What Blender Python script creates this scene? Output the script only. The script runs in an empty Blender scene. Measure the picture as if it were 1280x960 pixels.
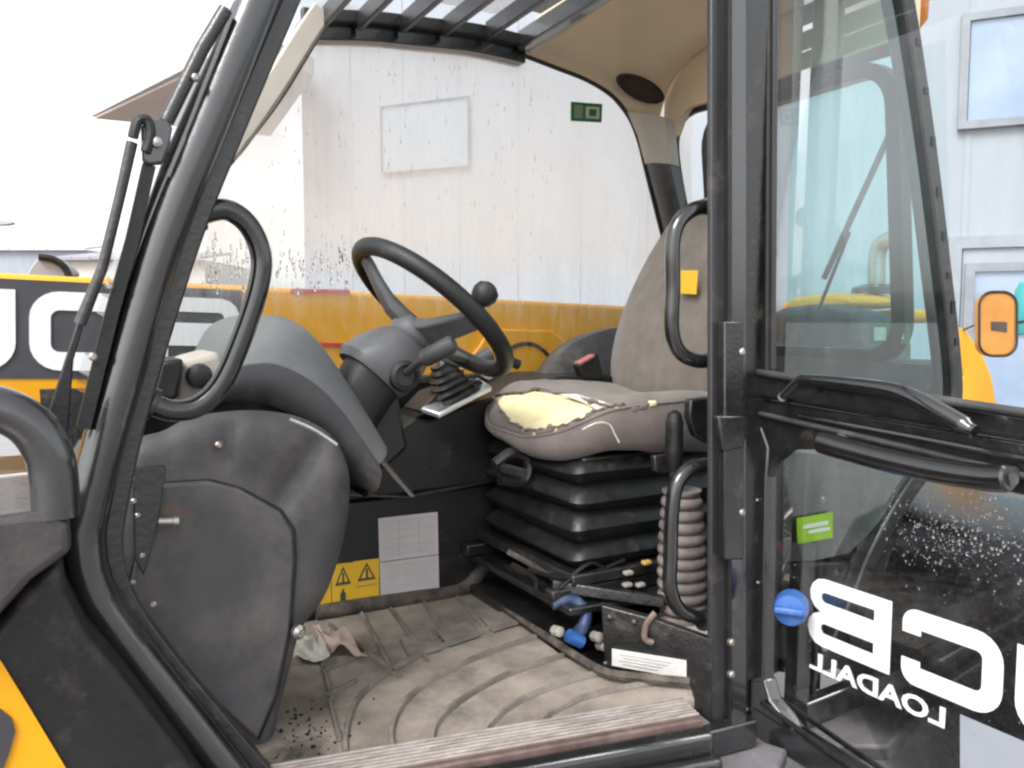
import bpy, bmesh, math, random
from mathutils import Vector, Matrix, noise
random.seed(7)
V = Vector
sc = bpy.context.scene
# ------------------------------------------------------------------ camera
F = 1040.0; YAW = math.radians(29.1); PIT = math.radians(4.4); EYE = V((0, 0, 1.59))
FW = V((math.sin(YAW)*math.cos(PIT), math.cos(YAW)*math.cos(PIT), -math.sin(PIT)))
RT = V((math.cos(YAW), -math.sin(YAW), 0)); UP = RT.cross(FW)
cd = bpy.data.cameras.new('camera'); cam = bpy.data.objects.new('camera', cd); sc.collection.objects.link(cam)
cd.sensor_width = 36; cd.lens = 36*F/1280; cd.clip_start = .02; cd.clip_end = 2000
cam.matrix_world = Matrix(((RT.x, UP.x, -FW.x, EYE.x), (RT.y, UP.y, -FW.y, EYE.y), (RT.z, UP.z, -FW.z, EYE.z), (0, 0, 0, 1)))
sc.camera = cam
# ------------------------------------------------------------------ world, sun, exposure
SUN_EL, SUN_AZ = math.radians(50), math.radians(242)
w = bpy.data.worlds.new('World'); sc.world = w; w.use_nodes = True
nt = w.node_tree; bg = nt.nodes['Background']
sky = nt.nodes.new('ShaderNodeTexSky'); sky.sky_type = 'NISHITA'; sky.sun_disc = False
sky.sun_elevation = SUN_EL; sky.sun_rotation = SUN_AZ; sky.dust_density = 2.5; sky.air_density = 1.0
hs = nt.nodes.new('ShaderNodeHueSaturation'); hs.inputs['Saturation'].default_value = .16
nt.links.new(sky.outputs[0], hs.inputs['Color']); nt.links.new(hs.outputs[0], bg.inputs['Color'])
bg.inputs['Strength'].default_value = .15
sl = bpy.data.lights.new('sun', 'SUN'); sl.energy = 1.0; sl.angle = math.radians(25); sl.color = (1, .975, .945)
so = bpy.data.objects.new('sun', sl); sc.collection.objects.link(so)
sd = V((math.sin(SUN_AZ)*math.cos(SUN_EL), math.cos(SUN_AZ)*math.cos(SUN_EL), math.sin(SUN_EL)))
so.rotation_euler = sd.to_track_quat('Z', 'Y').to_euler()
sc.view_settings.view_transform = 'Standard'; sc.view_settings.look = 'None'
sc.view_settings.exposure = 1.3; sc.view_settings.gamma = 1; sc.view_settings.use_curve_mapping = False
sc.render.engine = 'CYCLES'
sc.cycles.max_bounces = 10; sc.cycles.transparent_max_bounces = 24; sc.cycles.diffuse_bounces = 4; sc.cycles.glossy_bounces = 3
sc.cycles.use_denoising = True; sc.cycles.filter_width = 2.4; sc.cycles.caustics_reflective = False; sc.cycles.caustics_refractive = False

# ------------------------------------------------------------------ helpers
def P(x, y, X=None, Y=None, Z=None, d=None):
    r = FW + RT*((x-640)/F) + UP*((480-y)/F)
    t = d if d is not None else X/r.x if X is not None else Y/r.y if Y is not None else (Z-EYE.z)/r.z
    return EYE + r*t

def spline(pts, n=8, closed=False):
    pts = [V(p) for p in pts]; out = []; m = len(pts)
    for i in range(m if closed else m-1):
        g = (lambda k: pts[k % m]) if closed else (lambda k: pts[max(0, min(m-1, k))])
        a, b, c, e = g(i-1), g(i), g(i+1), g(i+2)
        for k in range(n):
            t = k/n; t2 = t*t; t3 = t2*t
            out.append(.5*((2*b)+(c-a)*t+(2*a-5*b+4*c-e)*t2+(3*b-a-3*c+e)*t3))
    if not closed: out.append(pts[-1].copy())
    return out

class MB:
    def __init__(s): s.v = []; s.f = []
    def add(s, vs, fs):
        b = len(s.v); s.v += [V(v) for v in vs]; s.f += [tuple(b+i for i in f) for f in fs]; return s
    def box(s, c, size, M=None):
        c = V(c); vs = []
        for x in (-.5, .5):
            for y in (-.5, .5):
                for z in (-.5, .5):
                    q = V((x*size[0], y*size[1], z*size[2])); vs.append(c+(M @ q if M else q))
        return s.add(vs, [(0,1,3,2),(4,6,7,5),(0,4,5,1),(2,3,7,6),(0,2,6,4),(1,5,7,3)])
    def prism(s, poly, off):
        n = len(poly); off = V(off); poly = [V(p) for p in poly]
        return s.add(poly+[p+off for p in poly], [tuple(range(n))[::-1], tuple(range(n, 2*n))]+[(i, (i+1) % n, n+(i+1) % n, n+i) for i in range(n)])
    def bar(s, a, b, wx, wy, upv=(0, 0, 1)):
        a, b = V(a), V(b); t = (b-a).normalized(); sv = t.cross(V(upv)).normalized(); u = sv.cross(t)
        vs = [p+sv*x*wx/2+u*y*wy/2 for p in (a, b) for x, y in ((-1,-1),(1,-1),(1,1),(-1,1))]
        return s.add(vs, [(3,2,1,0),(4,5,6,7)]+[(i,(i+1)%4,4+(i+1)%4,4+i) for i in range(4)])
    def tube(s, path, r, seg=14, closed=False, prof=None, caps=True, ref=(0, 1, 0)):
        path = [V(p) for p in path]; n = len(path); rings = []
        prof = prof or [(math.cos(2*math.pi*k/seg), math.sin(2*math.pi*k/seg)) for k in range(seg)]
        m = len(prof); vs = []; tans = [(path[min(i+1, n-1)]-path[max(i-1, 0)]).normalized() for i in range(n)]
        best = V(ref)
        if max(abs(t.dot(best)) for t in tans) > .93:
            best = min((V((0, 0, 1)), V((1, 0, 0)), V((0, 1, 0)), V((.6, .5, .62))), key=lambda c: max(abs(t.dot(c)) for t in tans))
        ref = best
        for i, p in enumerate(path):
            a = path[(i-1) % n] if closed or i > 0 else p; b = path[(i+1) % n] if closed or i < n-1 else p
            t = (b-a).normalized(); rv = V(ref)
            if abs(t.dot(rv)) > .95: rv = V((0, 0, 1)) if abs(t.z) < .9 else V((1, 0, 0))
            u = t.cross(rv).normalized(); q = u.cross(t).normalized()
            rr = r[i] if isinstance(r, (list, tuple)) else r
            vs += [p+u*x*rr+q*y*rr for x, y in prof]
        fs = [(i*m+k, i*m+(k+1) % m, ((i+1) % n)*m+(k+1) % m, ((i+1) % n)*m+k) for i in range(n if closed else n-1) for k in range(m)]
        if caps and not closed: fs += [tuple(range(m))[::-1], tuple(range((n-1)*m, n*m))]
        return s.add(vs, fs)
    def loft(s, secs, closed=False, caps=False):
        m = len(secs[0]); vs = [p for q in secs for p in q]
        fs = [(i*m+k, i*m+(k+1) % m, (i+1)*m+(k+1) % m, (i+1)*m+k) for i in range(len(secs)-1) for k in range(m if closed else m-1)]
        if caps: fs += [tuple(range(m))[::-1], tuple(range((len(secs)-1)*m, len(secs)*m))]
        return s.add(vs, fs)
    def lathe(s, o, ax, prof, seg=24):
        ax = V(ax).normalized(); rv = V((0, 1, 0)) if abs(ax.y) < .9 else V((1, 0, 0)); u = ax.cross(rv).normalized(); q = ax.cross(u)
        secs = [[V(o)+ax*h+(u*math.cos(2*math.pi*k/seg)+q*math.sin(2*math.pi*k/seg))*r for k in range(seg)] for r, h in prof]
        return s.loft(secs, closed=True, caps=True)
    def build(s, name, mat, parent=None, smooth=True, bevel=0, seg=2, sub=0, label=None, weld=True, ang=38):
        me = bpy.data.meshes.new(name); me.from_pydata([tuple(v) for v in s.v], [], s.f)
        bm = bmesh.new(); bm.from_mesh(me)
        if weld: bmesh.ops.remove_doubles(bm, verts=bm.verts, dist=1e-5)
        bmesh.ops.recalc_face_normals(bm, faces=bm.faces); bm.to_mesh(me); bm.free()
        return link(name, me, mat, parent, smooth, bevel, seg, sub, label, ang)

def link(name, me, mat, parent=None, smooth=True, bevel=0, seg=2, sub=0, label=None, ang=38):
    me.materials.clear(); me.materials.append(mat)
    if smooth:
        me.polygons.foreach_set('use_smooth', [True]*len(me.polygons)); me.set_sharp_from_angle(angle=math.radians(ang))
    o = bpy.data.objects.new(name, me); sc.collection.objects.link(o)
    if bevel:
        b = o.modifiers.new('bevel', 'BEVEL'); b.width = bevel; b.segments = seg; b.limit_method = 'ANGLE'; b.angle_limit = math.radians(40)
    if sub:
        b = o.modifiers.new('subd', 'SUBSURF'); b.levels = sub; b.render_levels = sub
    if label: o['label'] = label
    if parent: adopt(o, parent)
    return o
ORG = {}
def adopt(o, parent):
    o.parent = parent
    if parent.name in ORG: o.matrix_parent_inverse = Matrix.Translation(-ORG[parent.name])
def thing(name, loc, label, cat, group=None):
    o = bpy.data.objects.new(name, None); sc.collection.objects.link(o); o.location = loc; o.empty_display_size = .1
    ORG[o.name] = V(loc); o['label'] = label; o['category'] = cat
    if group: o['group'] = group
    return o
def part(name, parent, label=None):
    o = bpy.data.objects.new(name, None); sc.collection.objects.link(o); o.empty_display_size = .05; adopt(o, parent)
    if label: o['label'] = label
    return o
def struct(name, mb, mat, **k):
    o = mb.build(name, mat, **k); o['kind'] = 'structure'; return o
def rrect(w, h, r, n=5, cx=0, cy=0):
    out = []
    for sx, sy, a0 in ((1, 1, 0), (-1, 1, 90), (-1, -1, 180), (1, -1, 270)):
        for k in range(n+1):
            a = math.radians(a0+90*k/n); out.append((cx+sx*(w/2-r)+r*math.cos(a), cy+sy*(h/2-r)+r*math.sin(a)))
    return out
def flat(name, loops, M, thick, mat, parent, label=None):
    """flat plate with holes: loops of 2D points, placed by matrix M (x,y in plane, z out)"""
    cu = bpy.data.curves.new('tmp', 'CURVE'); cu.dimensions = '2D'; cu.fill_mode = 'BOTH'; cu.extrude = thick/2
    for lp in loops:
        sp = cu.splines.new('POLY'); sp.points.add(len(lp)-1); sp.use_cyclic_u = True
        for p, q in zip(sp.points, lp): p.co = (q[0], q[1], 0, 1)
    to = bpy.data.objects.new('tmp', cu); sc.collection.objects.link(to)
    bpy.context.view_layer.update()
    me = bpy.data.meshes.new_from_object(to.evaluated_get(bpy.context.evaluated_depsgraph_get()))
    bpy.data.objects.remove(to); bpy.data.curves.remove(cu)
    me.transform(M @ Matrix.Translation((0, 0, thick/2))); me.name = name
    return link(name, me, mat, parent, smooth=False, label=label)
def textplate(name, s, M, size, sx, thick, mat, parent, bold=.02):
    cu = bpy.data.curves.new('tmp', 'FONT'); cu.body = s; cu.size = size; cu.extrude = thick/2; cu.offset = bold*size; cu.fill_mode = 'BOTH'; cu.resolution_u = 3
    to = bpy.data.objects.new('tmp', cu); sc.collection.objects.link(to); bpy.context.view_layer.update()
    me = bpy.data.meshes.new_from_object(to.evaluated_get(bpy.context.evaluated_depsgraph_get()))
    bpy.data.objects.remove(to); bpy.data.curves.remove(cu)
    me.transform(M @ Matrix.Diagonal((sx, 1, 1, 1))); me.name = name
    return link(name, me, mat, parent, smooth=False)
def frame(o, x, y):
    x = V(x).normalized(); y = V(y); z = x.cross(y).normalized(); y = z.cross(x)
    return Matrix(((x.x, y.x, z.x, o[0]), (x.y, y.y, z.y, o[1]), (x.z, y.z, z.z, o[2]), (0, 0, 0, 1)))

# ------------------------------------------------------------------ materials
def pmat(name, c1, c2=None, scale=20, rough=(.4, .6), metal=0, bump=0, bscale=None, detail=5, stretch=(1, 1, 1), contrast=(.35, .65), spec=.5, dust=None, coat=0, sheen=0):
    m = bpy.data.materials.new(name); m.use_nodes = True; n = m.node_tree.nodes; L = m.node_tree.links.new; b = n['Principled BSDF']
    tc = n.new('ShaderNodeTexCoord'); mp = n.new('ShaderNodeMapping'); mp.inputs['Scale'].default_value = stretch
    L(tc.outputs['Object'], mp.inputs['Vector'])
    nz = n.new('ShaderNodeTexNoise'); nz.inputs['Scale'].default_value = scale; nz.inputs['Detail'].default_value = detail; nz.inputs['Roughness'].default_value = .62
    L(mp.outputs[0], nz.inputs['Vector'])
    cr = n.new('ShaderNodeValToRGB'); cr.color_ramp.elements[0].position, cr.color_ramp.elements[1].position = contrast
    cr.color_ramp.elements[0].color = (*c1, 1); cr.color_ramp.elements[1].color = (*(c2 or c1), 1)
    L(nz.outputs['Fac'], cr.inputs['Fac']); col = cr.outputs['Color']
    if dust:   # dust = (colour, scale, lo, hi): settled dirt patches with a shape of their own
        dz = n.new('ShaderNodeTexNoise'); dz.inputs['Scale'].default_value = dust[1]; dz.inputs['Detail'].default_value = 8; dz.inputs['Roughness'].default_value = .7
        L(tc.outputs['Object'], dz.inputs['Vector'])
        dr = n.new('ShaderNodeMapRange'); dr.inputs[1].default_value = dust[2]; dr.inputs[2].default_value = dust[3]; dr.inputs[4].default_value = dust[4] if len(dust) > 4 else .8
        L(dz.outputs['Fac'], dr.inputs[0])
        mx = n.new('ShaderNodeMix'); mx.data_type = 'RGBA'; L(dr.outputs[0], mx.inputs['Factor']); L(col, mx.inputs['A']); mx.inputs['B'].default_value = (*dust[0], 1); col = mx.outputs['Result']
    L(col, b.inputs['Base Color'])
    mr = n.new('ShaderNodeMapRange'); mr.inputs[3].default_value, mr.inputs[4].default_value = rough
    L(nz.outputs['Fac'], mr.inputs[0]); L(mr.outputs[0], b.inputs['Roughness'])
    b.inputs['Metallic'].default_value = metal; b.inputs['Specular IOR Level'].default_value = spec; b.inputs['Coat Weight'].default_value = coat
    if sheen: b.inputs['Sheen Weight'].default_value = sheen; b.inputs['Sheen Roughness'].default_value = .6
    if bump:
        bz = n.new('ShaderNodeTexNoise'); bz.inputs['Scale'].default_value = bscale or scale*4; bz.inputs['Detail'].default_value = 4; L(tc.outputs['Object'], bz.inputs['Vector'])
        bp = n.new('ShaderNodeBump'); bp.inputs['Strength'].default_value = bump; bp.inputs['Distance'].default_value = .004
        L(bz.outputs['Fac'], bp.inputs['Height']); L(bp.outputs[0], b.inputs['Normal'])
    return m

def glass(name, tint=(.95, .97, .97), film=0.0, film2=0.0, refl=1.0, fscale=(40, 40, 3), filmcol=(.85, .87, .88), lo=.45, hi=.7, ior=1.45, fog=None):
    """thin pane: clear transmission + reflection, with a film of wet dirt that scatters light"""
    m = bpy.data.materials.new(name); m.use_nodes = True; n = m.node_tree.nodes; L = m.node_tree.links.new
    n.remove(n['Principled BSDF']); out = n['Material Output']
    tr = n.new('ShaderNodeBsdfTransparent'); tr.inputs[0].default_value = (*tint, 1)
    gl = n.new('ShaderNodeBsdfGlossy'); gl.inputs['Roughness'].default_value = .02
    fr = n.new('ShaderNodeFresnel'); fr.inputs[0].default_value = ior
    fm = n.new('ShaderNodeMath'); fm.operation = 'MULTIPLY'; fm.inputs[1].default_value = refl; L(fr.outputs[0], fm.inputs[0])
    m1 = n.new('ShaderNodeMixShader'); L(fm.outputs[0], m1.inputs[0]); L(tr.outputs[0], m1.inputs[1]); L(gl.outputs[0], m1.inputs[2]); last = m1
    if film or film2:
        tc = n.new('ShaderNodeTexCoord'); mp = n.new('ShaderNodeMapping'); mp.inputs['Scale'].default_value = fscale; L(tc.outputs['Object'], mp.inputs[0])
        nz = n.new('ShaderNodeTexNoise'); nz.inputs['Scale'].default_value = 1; nz.inputs['Detail'].default_value = 7; nz.inputs['Roughness'].default_value = .65; L(mp.outputs[0], nz.inputs['Vector'])
        mr = n.new('ShaderNodeMapRange'); mr.inputs[1].default_value = lo; mr.inputs[2].default_value = hi; mr.inputs[3].default_value = film; mr.inputs[4].default_value = film2; L(nz.outputs['Fac'], mr.inputs[0])
        fac = mr.outputs[0]
        if fog:    # condensation bank: (z0, z1, amount) with a ragged lower edge and run-down drips
            sx = n.new('ShaderNodeSeparateXYZ'); L(tc.outputs['Object'], sx.inputs[0])
            wz = n.new('ShaderNodeTexNoise'); wz.inputs['Scale'].default_value = 1; wz.inputs['Detail'].default_value = 6
            mp3 = n.new('ShaderNodeMapping'); mp3.inputs['Scale'].default_value = (38, 38, 1.2); L(tc.outputs['Object'], mp3.inputs[0]); L(mp3.outputs[0], wz.inputs['Vector'])
            ad = n.new('ShaderNodeMath'); ad.operation = 'MULTIPLY_ADD'; ad.inputs[1].default_value = -.22; L(wz.outputs['Fac'], ad.inputs[0]); L(sx.outputs[2], ad.inputs[2])
            fr2 = n.new('ShaderNodeMapRange'); fr2.inputs[1].default_value = fog[0]-.11; fr2.inputs[2].default_value = fog[1]-.11; fr2.inputs[4].default_value = fog[2]; L(ad.outputs[0], fr2.inputs[0])
            cl = n.new('ShaderNodeTexNoise'); cl.inputs['Scale'].default_value = 3.2; cl.inputs['Detail'].default_value = 3; L(tc.outputs['Object'], cl.inputs['Vector'])
            c2 = n.new('ShaderNodeMapRange'); c2.inputs[1].default_value = .35; c2.inputs[2].default_value = .65; c2.inputs[3].default_value = .72; c2.inputs[4].default_value = 1; L(cl.outputs['Fac'], c2.inputs[0])
            ml = n.new('ShaderNodeMath'); ml.operation = 'MULTIPLY'; L(fr2.outputs[0], ml.inputs[0]); L(c2.outputs[0], ml.inputs[1])
            mx_ = n.new('ShaderNodeMath'); mx_.operation = 'MAXIMUM'; L(ml.outputs[0], mx_.inputs[0]); L(mr.outputs[0], mx_.inputs[1])
            sb2 = n.new('ShaderNodeMath'); sb2.operation = 'MULTIPLY_ADD'; sb2.inputs[1].default_value = -.9; sb2.use_clamp = True; L(mr.outputs[0], sb2.inputs[0]); L(mx_.outputs[0], sb2.inputs[2])
            sb3 = n.new('ShaderNodeMath'); sb3.operation = 'MAXIMUM'; L(sb2.outputs[0], sb3.inputs[0]); L(mr.outputs[0], sb3.inputs[1]); fac = sb3.outputs[0]
        df = n.new('ShaderNodeBsdfDiffuse'); df.inputs[0].default_value = (*filmcol, 1); tl = n.new('ShaderNodeBsdfTranslucent'); tl.inputs[0].default_value = (*filmcol, 1)
        m2 = n.new('ShaderNodeMixShader'); m2.inputs[0].default_value = .85; L(df.outputs[0], m2.inputs[1]); L(tl.outputs[0], m2.inputs[2])
        m3 = n.new('ShaderNodeMixShader'); L(fac, m3.inputs[0]); L(m1.outputs[0], m3.inputs[1]); L(m2.outputs[0], m3.inputs[2]); last = m3
    L(last.outputs[0], out.inputs['Surface'])
    return m

DUSTC = (.30, .25, .20)
M_BLACK = pmat('black_paint', (.011, .011, .0125), (.019, .0185, .02), 30, (.14, .34), bump=.10, bscale=90, coat=.7, spec=.9, dust=(DUSTC, 17, .60, .85, .22))
M_BLACKR = pmat('black_paint_worn', (.008, .008, .0085), (.019, .018, .017), 22, (.20, .45), bump=.25, bscale=140, spec=.8, dust=(DUSTC, 20, .56, .8, .35))
M_RUBBER = pmat('black_rubber', (.006, .0065, .0065), (.013, .0128, .0123), 40, (.26, .55), bump=.2, bscale=120, dust=(DUSTC, 18, .58, .84, .3))
M_PLAST = pmat('charcoal_plastic', (.036, .0365, .039), (.06, .06, .063), 12, (.42, .6), bump=.25, bscale=420, dust=(DUSTC, 9, .52, .8, .45))
M_PLASTD = pmat('dark_plastic', (.007, .007, .0076), (.014, .0137, .0137), 14, (.36, .55), bump=.2, bscale=380, dust=(DUSTC, 13, .56, .84, .28))
M_SHEEN = pmat('black_paint_sky_sheen', (.028, .028, .031), (.05, .049, .052), 18, (.25, .45), bump=.15, bscale=120, stretch=(1, 1, .15), dust=(DUSTC, 20, .56, .8, .3))  # black paint, its sky sheen put into a lighter grey base
M_GLOSS = pmat('gloss_black', (.008, .008, .0085), (.014, .0135, .014), 25, (.10, .24), bump=.08, bscale=60, coat=.9, dust=(DUSTC, 22, .62, .85, .15))
M_KICK = pmat('grey_kick_plastic', (.04, .039, .041), (.10, .096, .097), 4, (.45, .7), contrast=(.3, .72), bump=.3, bscale=380, dust=((.21, .185, .17), 10, .46, .76, .5))
M_DASHTOP = pmat('grey_dash_skin', (.135, .14, .142), (.18, .186, .188), 10, (.40, .56), bump=.3, bscale=420, dust=(DUSTC, 8, .55, .82, .35))
M_COWL = pmat('grey_cowl_plastic', (.085, .086, .09), (.12, .12, .125), 12, (.38, .55), bump=.2, bscale=420, dust=(DUSTC, 10, .55, .82, .35))
M_FABRIC = pmat('taupe_fabric', (.14, .119, .10), (.20, .172, .146), 16, (.85, .95), bump=.5, bscale=600, spec=.15, sheen=.25, dust=((.12, .09, .075), 7, .5, .75, .55))
M_FABSIDE = pmat('grey_brown_fabric', (.15, .122, .112), (.21, .174, .16), 14, (.85, .95), bump=.5, bscale=600, spec=.15, sheen=.2, dust=((.10, .08, .07), 6, .5, .78, .5))
M_FOAM = pmat('yellow_foam', (.76, .66, .36), (.82, .73, .46), 30, (.9, .98), bump=.8, bscale=150, spec=.1, dust=((.45, .33, .16), 26, .6, .8, .6))
M_FOAMW = pmat('pale_foam', (.62, .58, .52), (.72, .68, .62), 60, (.9, .98), bump=.8, bscale=200, spec=.1)
M_MAT = pmat('dusty_rubber_mat', (.19, .162, .136), (.35, .302, .256), 9, (.75, .95), bump=.5, bscale=220, spec=.2, dust=((.085, .08, .078), 7, .56, .74, .75))
M_MATD = pmat('mat_rib_rubber', (.155, .136, .118), (.29, .256, .226), 14, (.7, .9), bump=.5, bscale=200, spec=.2, dust=((.07, .065, .06), 9, .5, .75, .7))
M_LIPD = pmat('dusty_lip', (.045, .04, .038), (.14, .118, .10), 26, (.7, .9), bump=.6, bscale=150, spec=.2)
M_HEAD = pmat('beige_headliner', (.88, .71, .51), (.92, .76, .57), 5, (.8, .92), bump=.3, bscale=500, spec=.2)
M_TRIM = pmat('pale_trim', (.46, .42, .36), (.52, .48, .42), 8, (.55, .7), bump=.2, bscale=400)
M_SPK = pmat('speaker_cloth', (.05, .033, .027), (.08, .055, .045), 90, (.7, .9), bump=.8, bscale=700)
M_YEL = pmat('yellow_paint', (.82, .37, .004), (.86, .41, .008), 6, (.28, .42), coat=.25, dust=((.35, .2, .06), 9, .6, .85, .3))
M_WHITE = pmat('white_vinyl', (.82, .83, .84), (.86, .87, .88), 20, (.3, .45))
M_BAND = pmat('charcoal_vinyl', (.05, .048, .055), (.065, .062, .07), 12, (.35, .5))
M_PAPER = pmat('paper_label', (.60, .55, .55), (.68, .63, .62), 12, (.5, .7), dust=((.4, .34, .3), 12, .55, .8, .4))
M_PAPERW = pmat('white_plate', (.62, .60, .57), (.72, .70, .67), 20, (.45, .6), dust=((.4, .33, .28), 25, .52, .75, .6))
M_RUST = pmat('rusty_steel', (.16, .11, .09), (.26, .2, .17), 40, (.5, .7), metal=.4)
M_CONN = pmat('dusty_connector', (.24, .22, .2), (.34, .32, .29), 40, (.5, .7))
M_INK = pmat('grey_ink', (.50, .46, .46), (.54, .5, .5), 60, (.6, .7))
M_INKD = pmat('dark_ink', (.06, .055, .05), None, 30, (.6, .7))
M_WARN = pmat('warning_yellow', (.78, .46, .02), (.84, .52, .04), 25, (.4, .6), dust=((.4, .28, .1), 25, .55, .8, .4))
M_WARND = pmat('dusty_yellow_plug', (.4, .26, .05), (.5, .34, .1), 30, (.5, .7))
M_RED = pmat('red_vinyl', (.62, .03, .03), (.68, .05, .04), 25, (.4, .5))
M_PINK = pmat('faded_red_plastic', (.36, .10, .09), (.45, .16, .14), 30, (.4, .6))
M_SILVER = pmat('worn_aluminium', (.55, .55, .56), (.68, .68, .69), 30, (.25, .45), metal=.85, dust=(DUSTC, 20, .55, .8, .5))
M_STEEL = pmat('dull_steel', (.35, .33, .31), (.48, .46, .43), 60, (.3, .5), metal=.9, dust=((.25, .14, .08), 20, .5, .75, .6))
M_SILL = pmat('scuffed_sill', (.26, .225, .205), (.48, .43, .40), 18, (.45, .7), metal=.2, bump=.3, bscale=150, stretch=(1, 5, 5), dust=((.22, .17, .14), 12, .5, .75, .7))
M_REDSILL = pmat('worn_red_paint', (.10, .062, .055), (.19, .135, .12), 25, (.45, .65), dust=((.12, .1, .09), 15, .5, .7, .8))
M_GREY = pmat('grey_step', (.16, .15, .16), (.22, .21, .22), 25, (.4, .6), bump=.3, bscale=150)
M_BLUE = pmat('blue_plastic', (.02, .08, .28), (.04, .14, .42), 20, (.35, .55), bump=.2, dust=(DUSTC, 25, .55, .8, .4))
M_BLUED = pmat('dusty_blue_hose', (.012, .03, .085), (.03, .06, .14), 20, (.4, .6), dust=(DUSTC, 20, .5, .75, .6))
M_GREEN = pmat('green_vinyl', (.02, .16, .06), (.03, .2, .08), 20, (.4, .5))
M_LIME = pmat('lime_sticker', (.34, .62, .02), (.4, .68, .05), 25, (.4, .55))
M_RAG = pmat('pink_rag', (.45, .32, .27), (.58, .46, .40), 18, (.85, .95), bump=.6, bscale=200, spec=.1, dust=((.18, .14, .11), 18, .5, .75, .6))
M_RAGW = pmat('cream_rag', (.52, .50, .44), (.62, .60, .53), 18, (.85, .95), bump=.6, bscale=200, spec=.1, dust=((.2, .16, .13), 18, .5, .75, .5))
M_GAITER = pmat('dusty_gaiter', (.13, .112, .105), (.24, .205, .19), 22, (.6, .85), bump=.3, bscale=200)
M_ORANGE = pmat('orange_lens', (.75, .22, .02), (.8, .28, .03), 20, (.15, .3))
M_MIRREFL = pmat('painted_mirror_reflection', (.50, .20, .035), (.58, .26, .05), 9, (.25, .4))  # reflection of yellow bodywork painted as the mirror face colour
M_WETD = pmat('wet_dark_paint', (.03, .028, .03), (.075, .065, .065), 9, (.10, .40), bump=.3, bscale=70, dust=((.11, .095, .095), 6, .48, .78, .5))
M_WETB = pmat('rain_beaded_black', (.008, .008, .009), (.02, .019, .02), 40, (.08, .4), bump=.35, bscale=120, contrast=(.45, .6), dust=((.16, .11, .08), 45, .58, .72, .5))
M_CLAD = pmat('pale_cladding', (.295, .325, .36), (.345, .375, .41), 1.5, (.5, .6), stretch=(1, 1, .2))
M_CLADJ = pmat('cladding_trim', (.27, .29, .33), (.32, .34, .38), 3, (.4, .55))
M_SOFF = pmat('beige_soffit', (.62, .53, .46), (.67, .58, .51), 2, (.7, .8))
M_FASC = pmat('grey_fascia', (.52, .51, .50), (.58, .57, .56), 3, (.5, .6))
M_FRAME = pmat('grey_window_frame', (.22, .24, .27), (.27, .29, .32), 6, (.4, .5))
M_BGLASS = pmat('building_glass', (.22, .30, .42), (.30, .38, .50), 1.0, (.04, .08), spec=.8)
M_BGLASSP = pmat('pale_building_glass', (.52, .60, .66), (.58, .66, .72), 1.0, (.04, .08), spec=.8)
M_BLUEP = pmat('pale_blue_panel', (.27, .34, .40), (.31, .38, .44), 2, (.3, .4))
M_CYAN = pmat('cyan_sheet', (.04, .36, .37), (.07, .42, .43), 4, (.4, .5))
M_SHED = pmat('shed_wall', (.55, .5, .45), (.62, .57, .52), .8, (.7, .8))
M_ROOF = pmat('grey_roof', (.30, .30, .32), (.36, .36, .38), .6, (.6, .7))
M_GROUND = pmat('wet_tarmac', (.17, .15, .145), (.26, .235, .225), 2.5, (.06, .4), bump=.35, bscale=40, dust=((.10, .085, .08), .9, .45, .7, .6))
G_SIDE = glass('wet_side_glass', (.95, .96, .96), film=.02, film2=.17, fscale=(55, 55, 2.2), lo=.42, hi=.74, refl=.6, filmcol=(.87, .92, .96), fog=(1.56, 1.78, .80))
G_TEAL = glass('tinted_quarter_glass', (.60, .90, .90), film=.03, film2=.12, fscale=(9, 9, 4), filmcol=(.5, .66, .66), refl=.22)
G_DOOR = glass('door_glass', (.93, .95, .95), film=.0, film2=.05, fscale=(14, 14, 5), refl=.5)
G_LOW = glass('dirty_door_glass', (.80, .84, .83), film=.0, film2=.16, fscale=(11, 11, 11), filmcol=(.5, .51, .51), refl=.8, lo=.5, hi=.75)
G_FOG = glass('fogged_quarter_glass', (.72, .80, .77), film=.5, film2=.8, fscale=(14, 14, 5), filmcol=(.56, .64, .60), refl=.6)
G_CLEAR = glass('clear_glass', (.93, .96, .96), film=.0, film2=.06, fscale=(10, 10, 10), refl=.6)
G_REAR = glass('rear_glass', (.90, .98, .98), film=.06, film2=.2, fscale=(30, 30, 3), refl=.5)

# ================================================================== SETTING
g = MB(); g.add([(-400, -400, 0), (400, -400, 0), (400, 400, 0), (-400, 400, 0)], [(0, 1, 2, 3)])
struct('ground', g, M_GROUND)

# ---- white clad workshop behind
A0 = V((9.81, 5.98, 0)); UD = V((-.601, .80, 0)).normalized(); ND = V((-UD.y, UD.x, 0))     # along the facade (leftwards), normal towards the camera
if ND.dot(-A0) < 0: ND = -ND
def FB(t, z, out=0): return A0+UD*t+ND*out+V((0, 0, z))
def tfac(px, py):   # parameter on the facade for a pixel
    r = FW+RT*((px-640)/F)+UP*((480-py)/F); k = (A0-EYE).dot(ND)/r.dot(ND); p = EYE+r*k
    return (p-A0).dot(UD), p.z
ws = thing('workshop_building', FB(4, 0), 'pale grey clad workshop with blue tinted windows behind the machine', 'building')
TL = 10.0
b = MB(); b.prism([FB(-9, 0), FB(TL, 0), FB(TL, 8.5), FB(-9, 8.5)], -ND*8); b.build('wall', M_CLAD, ws, smooth=False)
for k in range(19):   # raised vertical cladding ribs
    t = -8.6+k*.98
    b = MB(); b.prism([FB(t, .3, .001), FB(t+.07, .3, .001), FB(t+.07, 8.45, .001), FB(t, 8.45, .001)], ND*.010); b.build('cladding_rib', M_CLAD, ws, smooth=False)
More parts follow.
